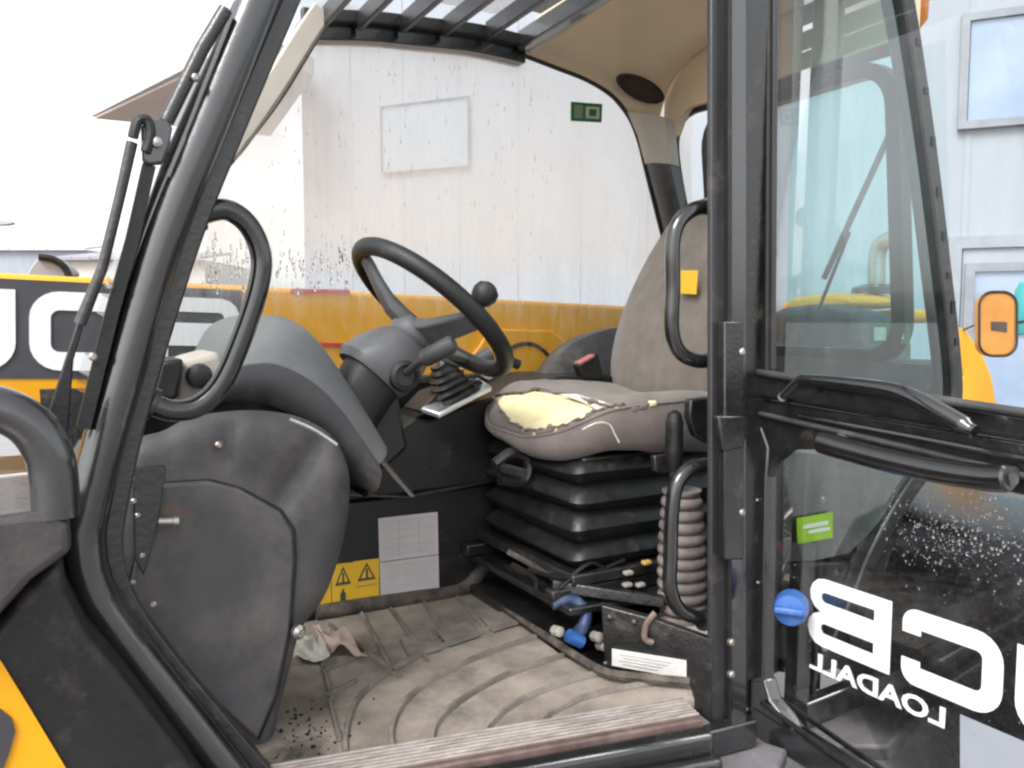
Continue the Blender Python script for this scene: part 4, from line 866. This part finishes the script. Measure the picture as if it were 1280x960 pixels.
# lever handle
hpth = spline(pp([(978, 496), (998, 477), (1010, 475), (1060, 480), (1115, 488), (1150, 502), (1190, 524), (1218, 540)], X=XD-.045), 6)
n = len(hpth); b = MB(); b.tube(hpth, [.007+.0075*min(1, i/n*1.4)-(.004 if i > n-4 else 0) for i in range(n)], 12, prof=None); b.build('latch_lever', M_GLOSS, DR)
for q in ((978, 496),):
    b = MB(); b.tube([P(*q, X=XD-.045), P(q[0]+8, q[1]+3, X=XD)], .008, 10); b.build('lever_mount', M_BLACK, DR)
# grab bar
gp = spline(pp([(1024, 552), (1060, 562), (1110, 575), (1170, 588), (1230, 597), (1262, 598)], X=XD-.05), 6)
b = MB(); b.tube(gp, [.014]+[.019]*(len(gp)-2)+[.016], 16); b.build('grab_bar', M_GLOSS, DR)
for q, r_ in (((1052, 545), (1052, 560)), ((1266, 590), (1264, 600))):
    b = MB(); b.tube([P(*q, X=XD), P(*r_, X=XD-.05)], .009, 10); b.build('bar_mount', M_PLAST, DR)
# lower frame
dq([(924, 520), (944, 516), (960, 560), (957, 600), (953, 890), (915, 884)], .035, 'lower_post', M_BLACK, bevel=.004)
dq([(944, 514), (1300, 603), (1300, 624), (1020, 562), (985, 562), (966, 578), (958, 600)], .03, 'lower_rail', M_BLACKR, X=XD+.004)
dq([(940, 880), (1160, 1020), (1130, 1040), (925, 912)], .035, 'bottom_rail', M_BLACK, X=XD-.002, bevel=.008)
b = MB(); b.tube(pp([(952, 878), (1030, 935), (1130, 1005)], X=XD-.006), .005, 8); b.build('glass_seal', M_RUBBER, DR)
b = MB(); b.add(pp([(950, 560), (1300, 600), (1360, 1160), (940, 890)], X=XD+.016), [(0, 1, 2, 3)]); lp_ = b.build('lower_pane', G_LOW, DR)
for x, y in ((947, 625), (948, 728), (934, 886)):
    b = MB(); b.lathe(P(x, y, X=XD-.002), (-1, 0, 0), [(.0035, 0), (.0035, .003), (.002, .005)], 8); b.build('rivet', M_STEEL, DR)

dq([(938, 850), (955, 850), (962, 876), (992, 912), (976, 926), (922, 912)], .034, 'lower_corner', M_BLACK, X=XD-.0005, bevel=.004)
# ---- lettering (wide rounded capitals)
def let_C(w, h, t, r):
    o = [(w, h), (r, h)]; n = 6
    def arc(cx, cy, rr, a0, a1): return [(cx+rr*math.cos(math.radians(a0+(a1-a0)*k/n)), cy+rr*math.sin(math.radians(a0+(a1-a0)*k/n))) for k in range(n+1)]
    out = arc(w-r*.6, h-r*.6, r*.6, 0, 90)+arc(r, h-r, r, 90, 180)+arc(r, r, r, 180, 270)+arc(w-r*.6, r*.6, r*.6, 270, 360)
    ri = max(r-t, .01*h); gap = h*.33
    out += [(w, gap), (w-t*1.05, gap)]
    inn = [(w-t*1.05, t)]+arc(t+ri, t+ri, ri, 270, 180)+arc(t+ri, h-t-ri, ri, 180, 90)+[(w-t*1.05, h-t), (w-t*1.05, h-gap), (w, h-gap)]
    return [out+inn]
def let_B(w, h, t, r):
    n = 6
    def arc(cx, cy, rx, ry, a0, a1): return [(cx+rx*math.cos(math.radians(a0+(a1-a0)*k/n)), cy+ry*math.sin(math.radians(a0+(a1-a0)*k/n))) for k in range(n+1)]
    q = h/4
    out = [(0, 0)]+arc(w-q, q, q, q, -90, 80)+arc(w-q-.02*w, h-q, q, q, -80, 90)+[(0, h)]
    sh = h*.15
    def slot(cy): return [(t*1.1, cy-sh/2)]+arc(w-t*1.1-sh*.3, cy, sh/2, sh/2, -90, 90)+[(t*1.1, cy+sh/2)]
    return [out, slot(h*.27), slot(h*.73)]
def let_J(w, h, t, r):
    n = 6
    def arc(cx, cy, rr, a0, a1): return [(cx+rr*math.cos(math.radians(a0+(a1-a0)*k/n)), cy+rr*math.sin(math.radians(a0+(a1-a0)*k/n))) for k in range(n+1)]
    ri = max(r-t, .01*h)
    return [[(w, h), (w-t*1.1, h)]+arc(w-t*1.1-ri, t+ri, ri, 360, 270)+[(t, t), (t, h*.36), (0, h*.36)]+arc(r, r, r, 180, 270)+arc(w-r, r, r, 270, 360)]
# door: seen from behind, so the letters run mirrored
def dY(px): return P(px, 760, X=XD+.012).y
yB0, yB1 = P(1008, 790, X=XD+.012).y, P(1112, 790, X=XD+.012).y; yC0, yC1 = P(1126, 800, X=XD+.012).y, P(1253, 830, X=XD+.012).y
zb = P(1060, 826, X=XD+.012).z; zt_ = P(1040, 728, X=XD+.012).z; H = zt_-zb-.004
zbase = zb+.004
XL = XD+.0150
# local x runs towards the door's outer edge seen from outside: -y direction is to the right in view
flat('letter', let_B(yB0-yB1, H, H*.235, H*.3), frame((XL, yB1, zbase), (0, 1, 0), (0, 0, 1)), .0008, M_WHITE, lp_)
flat('letter', let_C(yC0-yC1, H, H*.25, H*.34), frame((XL, yC1, zbase), (0, 1, 0), (0, 0, 1)), .0008, M_WHITE, lp_)
flat('letter', let_J(.14, H, H*.25, H*.34), frame((XL, yC1-.158, zbase), (0, 1, 0), (0, 0, 1)), .0008, M_WHITE, lp_)
yL = P(1182, 900, X=XD+.012).y; zL = P(1182, 912, X=XD+.012).z
textplate('lettering', 'LOADALL', frame((XL, yL, zL), (0, 1, 0), (0, 0, 1)), .044, 1.36, .0008, M_WHITE, lp_, .025)
b = MB(); b.prism(pp([(1200, 893), (1310, 940), (1310, 1000), (1200, 960)], X=XD+.0148), (.001, 0, 0)); b.build('white_band', M_CLADJ, lp_)

# ---- boom on the far side
YB = 2.12
BM = part('boom', TH, 'yellow lift boom with white letters on a dark band, beyond the side window')
bt0, bt1 = P(0, 341, Y=YB), P(760, 381, Y=YB); sl2 = (bt1.z-bt0.z)/(bt1.x-bt0.x)
def BT(x, dz=0, y=YB): return V((x, y, bt0.z+sl2*(x-bt0.x)+dz))
HB = bt0.z-P(0, 541, Y=YB).z
b = MB(); b.prism([BT(-1.8), BT(2.6), BT(2.6, -HB), BT(-1.8, -HB)], (0, .34, 0)); b.build('beam', M_YEL, BM, bevel=.012, seg=3)
def db_(px, py): return P(px, py, Y=YB)
zt1 = db_(0, 348).z-BT(db_(0, 348).x).z; zb1_ = db_(0, 473).z-BT(db_(0, 473).x).z
xe = db_(302, 380).x
b = MB(); b.prism([BT(-1.2, zb1_, YB-.003), BT(xe, zb1_, YB-.003), BT(xe, zt1, YB-.003), BT(-1.2, zt1, YB-.003)], (0, .002, 0)); b.build('band', M_BAND, BM)
xC0 = db_(34, 400).x; xB1 = db_(299, 410).x; xJ1 = db_(17, 400).x; gap = xC0-xJ1
wl_ = (xB1-xC0-gap)/2
zl1 = db_(60, 364).z-BT(db_(60, 364).x).z; zl0 = db_(60, 463).z-BT(db_(60, 463).x).z; hL = zl1-zl0
bx = V((1, 0, sl2)).normalized()
for nm, x0 in ((let_J, xC0-gap-wl_), (let_C, xC0), (let_B, xC0+wl_+gap)):
    flat('letter', nm(wl_, hL, hL*.235, hL*.34), frame(BT(x0, zl0, YB-.0055), bx, (0, 0, 1)), .002, M_WHITE, BM)
for a, c in (((363, 361), (437, 367)), ((398, 428), (437, 434))):
    b = MB(); b.prism([db_(*a)+V((0, -.004, 0)), db_(c[0], a[1]+1)+V((0, -.004, 0)), db_(*c)+V((0, -.004, 0)), db_(a[0], c[1]-1)+V((0, -.004, 0))], (0, .003, 0)); b.build('red_mark', M_RED, BM)
hexo = [(560, 480), (600, 432), (612, 411), (690, 413), (716, 432), (752, 470)]
b = MB(); b.prism(pp(hexo, Y=YB-.012), (0, .013, 0)); b.build('cover_plate', M_YEL, BM, bevel=.005)
b = MB(); b.tube(spline(pp([(622, 462), (630, 442), (648, 431), (668, 431), (686, 445), (690, 462)], Y=YB-.014), 6), .006, 8); b.build('hose', M_RUBBER, BM)
# machine mirror behind the boom
mr_ = part('mirror', TH, 'grey wing mirror with a black rim showing above the boom')
mo_ = spline(pp([(32, 344), (40, 330), (50, 321), (66, 324), (80, 333), (86, 345), (60, 352)], Y=2.75), 4)
b = MB(); b.prism(mo_, (.03, .05, 0)); b.build('shell', M_ROOF, mr_, bevel=.01)
b = MB(); b.tube(spline(pp([(48, 321), (66, 324), (80, 333), (87, 346)], Y=2.74), 5), .010, 8); b.build('rim', M_RUBBER, mr_)

# ---- wiper and windscreen edge parts outside the front pillar
YW = YN-.02
wp = part('wiper', TH, 'black windscreen wiper with its linkage in front of the pillar')
b = MB(); b.tube(pp([(282, 12), (252, 62), (208, 152)], Y=YW), .0085, 10); b.build('upper_rod', M_BLACKR, wp)
b = MB(); b.prism(pp([(176, 158), (186, 148), (210, 148), (216, 160), (212, 182), (204, 204), (186, 206), (178, 200)], Y=YW-.01), (0, .015, 0)); b.build('bracket', M_BLACK, wp, bevel=.003)
b = MB(); b.lathe(P(196, 178, Y=YW-.011), (0, -1, 0), [(.006, 0), (.006, .004), (.003, .006)], 12); b.build('bolt', M_STEEL, wp)
b = MB(); b.tube(spline(pp([(166, 172), (172, 152), (184, 150), (188, 168), (182, 190)], Y=YW-.012), 5), .006, 8); b.build('pivot_clip', M_RUBBER, wp)
b = MB(); b.tube(pp([(165, 178), (150, 245), (128, 335), (100, 405)], Y=YW-.01), [.0065, .006, .006, .007], 10); b.build('wiper_arm', M_BLACKR, wp)
b = MB(); b.prism(pp([(97, 400), (106, 402), (92, 450), (85, 545), (70, 545), (58, 522), (78, 460)], Y=YW), (0, .01, 0)); b.build('wiper_blade', M_RUBBER, wp, bevel=.002)
b = MB(); b.tube(pp([(186, 207), (165, 300), (140, 390), (104, 535)], Y=YW+.005), .0075, prof=rect); b.build('edge_strip', M_RUBBER, wp)
b = MB(); b.tube(pp([(298, 5), (212, 195), (150, 370), (112, 540)], Y=YW+.02), .006, 8); b.build('screen_seal', M_RUBBER, wp)
for x, y in ((136, 358), (116, 446), (244, 98)):
    b = MB(); b.lathe(P(x, y, Y=YW-.006), (0, -1, 0), [(.005, 0), (.005, .006), (.003, .008)], 8); b.build('clip', M_STEEL, wp)

# ---- front body: fender, guard pipe, side skirt with yellow stripe
b = MB(); b.tube(spline(pp([(-90, 520), (-30, 508), (10, 515), (42, 536), (62, 570), (68, 605), (70, 645)], Y=1.00), 6), .0235, 16); b.build('guard_pipe', M_BLACK, TH, label='black bent guard pipe at the lower left')
fo = [(-120, 655), (-20, 648), (40, 640), (70, 640), (88, 655), (90, 690), (70, 705), (40, 726), (0, 770), (-60, 830)]
b = MB(); b.prism(pp(fo, Y=.98), (0, .25, 0)); b.build('fender', M_WETD, TH, bevel=.03, seg=4, label='wet black front fender under the guard pipe')
sk = [(-80, 860), (-20, 800), (20, 745), (50, 715), (76, 700), (84, 740), (110, 790), (160, 850), (240, 955), (290, 1030), (-80, 1030)]
b = MB(); b.prism(pp(sk, Y=1.03), (0, .1, 0)); b.build('side_skirt', M_PLASTD, TH, bevel=.03, seg=4)
sk2 = [(-10, 830), (25, 778), (52, 752), (82, 748), (60, 775), (52, 800), (0, 825)]
b = MB(); b.prism(pp([(-60, 760), (2, 828), (40, 890), (82, 960), (130, 1040), (-60, 1040)], Y=1.026), (0, .003, 0)); b.build('yellow_stripe', M_YEL, TH)
b = MB(); b.prism(pp([(-30, 880), (0, 887), (14, 898), (19, 915), (12, 940), (-5, 985), (-40, 990)], Y=1.0225), (0, .003, 0)); b.build('black_mark', M_BAND, TH)
b = MB(); b.prism([P(-150, 618, Y=1.35), P(60, 606, Y=1.35), P(60, 575, Y=1.9), P(-150, 585, Y=1.9)], (0, 0, -.02)); b.build('front_deck', M_WETD, TH, bevel=.004)
b = MB(); b.prism(pp([(-80, 614), (52, 598), (52, 590), (-80, 604)], Y=1.34), (0, .01, 0)); b.build('deck_edge', M_FASC, TH)

# ---- rear body seen past the door
rb_ = [(1.80, .5), (1.80, .96), (1.88, 1.06), (2.0, 1.09), (2.5, 1.06), (3.0, .98), (3.1, .85), (3.1, .4), (1.80, .4)]
b = MB(); b.prism([V((x, .72, z)) for x, z in rb_], (0, 1.2, 0)); b.build('rear_body', M_WETB, TH, bevel=.03, seg=3)
b = MB(); b.prism(pp([(975, 380), (992, 371), (1040, 366), (1064, 371), (1064, 384), (975, 392)], X=2.35), (.25, 0, 0)); b.build('rear_cover', M_YEL, TH, bevel=.03, seg=3)
b = MB(); b.prism(pp([(1088, 388), (1132, 386), (1132, 404), (1088, 405)], X=2.65), (.15, 0, 0)); b.build('rear_cover', M_YEL, TH, bevel=.02, seg=3)
b = MB(); b.prism(pp([(940, 400), (975, 384), (1010, 380), (1062, 392), (1078, 420), (1082, 450), (1150, 452), (1150, 520), (940, 520)], X=2.05), (.2, 0, 0)); b.build('rear_engine_cover', M_PLAST, TH, bevel=.03, seg=3)
b = MB(); b.tube(spline(pp([(1096, 362), (1096, 325), (1102, 305), (1118, 300), (1128, 310)], X=2.6), 5), .030, 12); ex = b.build('exhaust_stack', M_STEEL, TH)
b = MB(); b.lathe(P(1096, 364, X=2.6), (0, 0, 1), [(.085, -.01), (.085, .012), (.045, .025)], 20); b.build('collar', M_BLACKR, ex)
b = MB(); b.prism([(2.1, 1.93, .7), (2.74, 1.93, .7), (2.74, 1.93, 1.5), (2.66, 1.93, 1.6), (2.2, 1.93, 1.6), (2.1, 1.93, 1.5)], (0, .17, 0)); b.build('engine_side', M_PLAST, TH, bevel=.02)
b = MB(); b.prism([(-1.3, 1.27, .42), (.1, 1.27, .42), (.1, 1.27, .95), (-.05, 1.27, 1.18), (-1.3, 1.27, 1.18)], (0, .68, 0)); b.build('front_chassis', M_BLACKR, TH, bevel=.02)
b = MB(); b.prism([(-.75, 1.45, 1.17), (-.02, 1.45, 1.17), (-.02, 1.45, 1.33), (-.75, 1.45, 1.33)], (0, .42, 0)); b.build('front_box', M_BLACKR, TH, bevel=.02)
cpn = P(990, 757, Y=1.03)-V((.05, .02, 0))
b = MB(); b.lathe(cpn+V((.05, .02, 0)), V((-.8, -.6, .1)), [(.030, 0), (.030, .03), (.026, .042), (.012, .045)], 18); fc = b.build('filler_cap', M_BLUE, TH, label='bright blue filler cap seen through the door glass')
axv = V((-.8, -.6, .1)).normalized(); u = axv.cross(V((0, 0, 1))).normalized()
b = MB(); b.bar(cpn+V((.05, .02, 0))+axv*.045-u*.026, cpn+V((.05, .02, 0))+axv*.045+u*.026, .014, .022, axv); b.build('grip_bar', M_BLUE, fc, bevel=.005)
bcn = P(1143, 14, Y=1.14)
b = MB(); b.lathe(P(1139, 26, X=1.72), (0, 0, 1), [(.018, -.02), (.034, 0), (.036, .05), (.030, .085), (.012, .095)], 18); b.build('beacon', M_ORANGE, TH)

# ================================================================== NEIGHBOUR MACHINE on the right
nb_ = thing('parked_loader', AT(1300, 5.2, 0), 'yellow loader with an orange reflection painted on its mirror, parked beyond the open door', 'loader')
b = MB(); b.prism([P(x, y, d=4.6) for x, y in ((1190, 404), (1207, 413), (1227, 440), (1240, 472), (1246, 512), (1190, 508), (1193, 492), (1206, 470), (1200, 445), (1188, 424))], FW*.12); b.build('lift_arm', M_YEL, nb_, bevel=.004)
b = MB(); b.prism([AT(1150, 4.5, .66), AT(1420, 4.5, .66), AT(1420, 4.5, .86), AT(1190, 4.5, .88), AT(1150, 4.5, .8)], V((FW.x, FW.y, 0))*1.8); b.build('chassis', M_YEL, nb_, bevel=.04, seg=3)
b = MB(); b.prism([AT(1194, 4.78, .86), AT(1244, 4.78, .86), AT(1240, 4.78, 1.06), AT(1200, 4.78, 1.04)], V((FW.x, FW.y, 0))*.1); b.build('arm_post', M_WETD, nb_, bevel=.02)
b = MB(); b.box(AT(1137, 4.3, .60), (.14, .14, .08)); b.build('side_lamp', M_ORANGE, nb_, bevel=.02)
b = MB(); ty = AT(1215, 4.5, .30); b.lathe(ty, V((FW.x, FW.y, 0)), [(.12, 0), (.20, -.02), (.24, .0), (.29, .03), (.30, .10), (.30, .22), (.28, .28), (.2, .30)], 32); b.build('tyre', M_RUBBER, nb_)
b = MB(); b.prism([AT(1108, 4.35, .50), AT(1320, 4.35, .50), AT(1340, 4.35, .56), AT(1300, 4.35, .585), AT(1130, 4.35, .575)], V((FW.x, FW.y, 0))*.45); b.build('mudguard', M_WETD, nb_, bevel=.03, seg=3)
mc = P(1247, 405, d=4.2)
b = MB(); pts = [mc+RT*x+UP*y for x, y in rrect(.19, .325, .07, 6)]; b.prism(pts, FW*.05); mi = b.build('mirror', M_MIRREFL, nb_, bevel=.012, seg=3)
b = MB(); b.tube([p-FW*.004 for p in pts], .006, 8, closed=True, ref=FW); b.build('mirror_rim', M_RUBBER, mi)
b = MB(); b.prism([mc+RT*x+UP*y-FW*.003 for x, y in ((-.035, -.03), (.045, -.04), (.045, .01), (-.035, .012))], -FW*.002); b.build('reflected_mark', M_INKD, mi)  # dark mark painted as lettering within the mirror's reflection
b = MB(); b.tube([mc+RT*.05+UP*.0+FW*.06, mc+RT*.2+UP*.02+FW*.1], .008, 8); b.tube([mc-RT*.09+FW*.03, P(1205, 412, d=4.6)], .006, 8); b.build('mirror_arm', M_RUBBER, mi)
dm = thing('cyan_drum', AT(1300, 8.5, 0), 'cyan plastic drum on a stand by the workshop door', 'drum')
b = MB(); b.lathe(AT(1296, 8.0, 1.45), (0, 0, 1), [(.2, 0), (.22, .03), (.22, .42), (.18, .5), (.06, .5), (.06, .54)], 20); b.build('body', M_CYAN, dm)
b = MB(); [b.bar(AT(1296, 8.0, 0)+V((x, y, 0)), AT(1296, 8.0, 1.45)+V((x, y, 0)), .05, .05) for x in (-.15, .15) for y in (-.15, .15)]; b.box(AT(1296, 8.0, 1.43), (.5, .5, .03)); b.build('stand', M_FRAME, dm)

# ---- rag on the mat
rg = thing('rag', P(415, 812, Z=ZF), 'crumpled pink and cream rag on the floor mat by the kick panel', 'rag')
def cloth(px, z, name, mat, amp, sd_):
    q = pp(px, Z=z); n = 14; vs = []; fs = []
    for i in range(n+1):
        for k in range(n+1):
            p = quad_uv(q, i/n, k/n); u, v = i/n, k/n
            h = amp*(.5+.5*math.sin(u*7+v*3+sd_))*(.4+.6*math.sin(math.pi*v))+amp*.7*noise.noise(V((u*4, v*4, sd_)))
            vs.append(p+V((.006*noise.noise(V((u*5, v*5, sd_+4))), .006*noise.noise(V((u*5, v*5, sd_+9))), max(.002, h+.006))))
    for i in range(n):
        for k in range(n): fs.append((i*(n+1)+k, (i+1)*(n+1)+k, (i+1)*(n+1)+k+1, i*(n+1)+k+1))
    b = MB(); b.add(vs, fs); o = b.build(name, mat, rg, sub=1, ang=180); s = o.modifiers.new('solid', 'SOLIDIFY'); s.thickness = .003
cloth([(392, 790), (430, 800), (462, 828), (405, 815)], ZF+.002, 'pink_cloth', M_RAG, .026, 1.3)
cloth([(366, 806), (400, 800), (412, 828), (366, 830)], ZF+.002, 'cream_cloth', M_RAGW, .018, 4.1)

# ---- grit and scraps on the mat (uncountable)
gv = MB(); n = 0
while n < 70:
    x, y = (random.gauss(385, 32), random.gauss(915, 22)) if random.random() < .96 else (random.uniform(350, 800), random.uniform(780, 920))
    p = P(x, y, Z=ZF)
    if not pin(p.x, p.y, mp2): continue
    z_ = random.uniform(.001, .004); a = random.random()*6.3
    gv.box(p+V((0, 0, z_/2-.003)), (random.choice((.0015, .002, .002, .003, .006)), random.uniform(.001, .003), z_*.6+.001), Matrix.Rotation(a, 3, 'Z')); n += 1
go = gv.build('grit', M_RUBBER, TH, smooth=False); go['kind'] = 'stuff'

# ---- rain drops on the glass (uncountable)
M_DROP = bpy.data.materials.new('water_drop'); M_DROP.use_nodes = True; q_ = M_DROP.node_tree.nodes['Principled BSDF']
q_.inputs['Transmission Weight'].default_value = 1; q_.inputs['IOR'].default_value = 1.33; q_.inputs['Roughness'].default_value = .0; q_.inputs['Base Color'].default_value = (1, 1, 1, 1)
def drops(name, parent, spots, nrm, upv=V((0, 0, 1))):
    gb = MB(); sv = nrm.cross(upv).normalized()
    for p, r_, el in spots:
        secs_ = [[p+nrm*r_*.45*h+(sv*math.cos(a)+upv*math.sin(a)*el)*r_*k for a in [2*math.pi*i/8 for i in range(8)]] for k, h in ((1, -.3), (1, .2), (.7, .75), (.15, 1))]
        gb.loft(secs_, closed=True, caps=True)
    o = gb.build(name, M_DROP, parent, ang=180, weld=False); o['kind'] = 'stuff'
sp = []
for _ in range(560):
    x, y = random.gauss(1195, 48), random.gauss(668, 28)
    if 1100 < x < 1290 and 612 < y < 760: sp.append((P(x, y, X=XD+.0152), random.choice((.0006, .0007, .0009, .0009, .0012, .0015, .0021)), random.uniform(1, 1.5)))
for _ in range(160):
    x, y = random.uniform(965, 1280), random.uniform(580, 950); sp.append((P(x, y, X=XD+.0152), random.choice((.0006, .0008, .0012)), 1.1))
drops('raindrops', DR, sp, V((-1, 0, 0)))
sp = []
for _ in range(260):
    x, y = random.uniform(250, 470), random.gauss(330, 16); sp.append((P(x, y, Y=YF-.002), random.choice((.0012, .0016, .0022)), random.uniform(1.5, 6)))
for _ in range(160):
    x, y = random.uniform(330, 700), random.uniform(70, 330); sp.append((P(x, y, Y=YF-.002), random.choice((.001, .0014)), random.uniform(1.2, 7)))
drops('raindrops', TH, sp, V((0, -1, 0)))
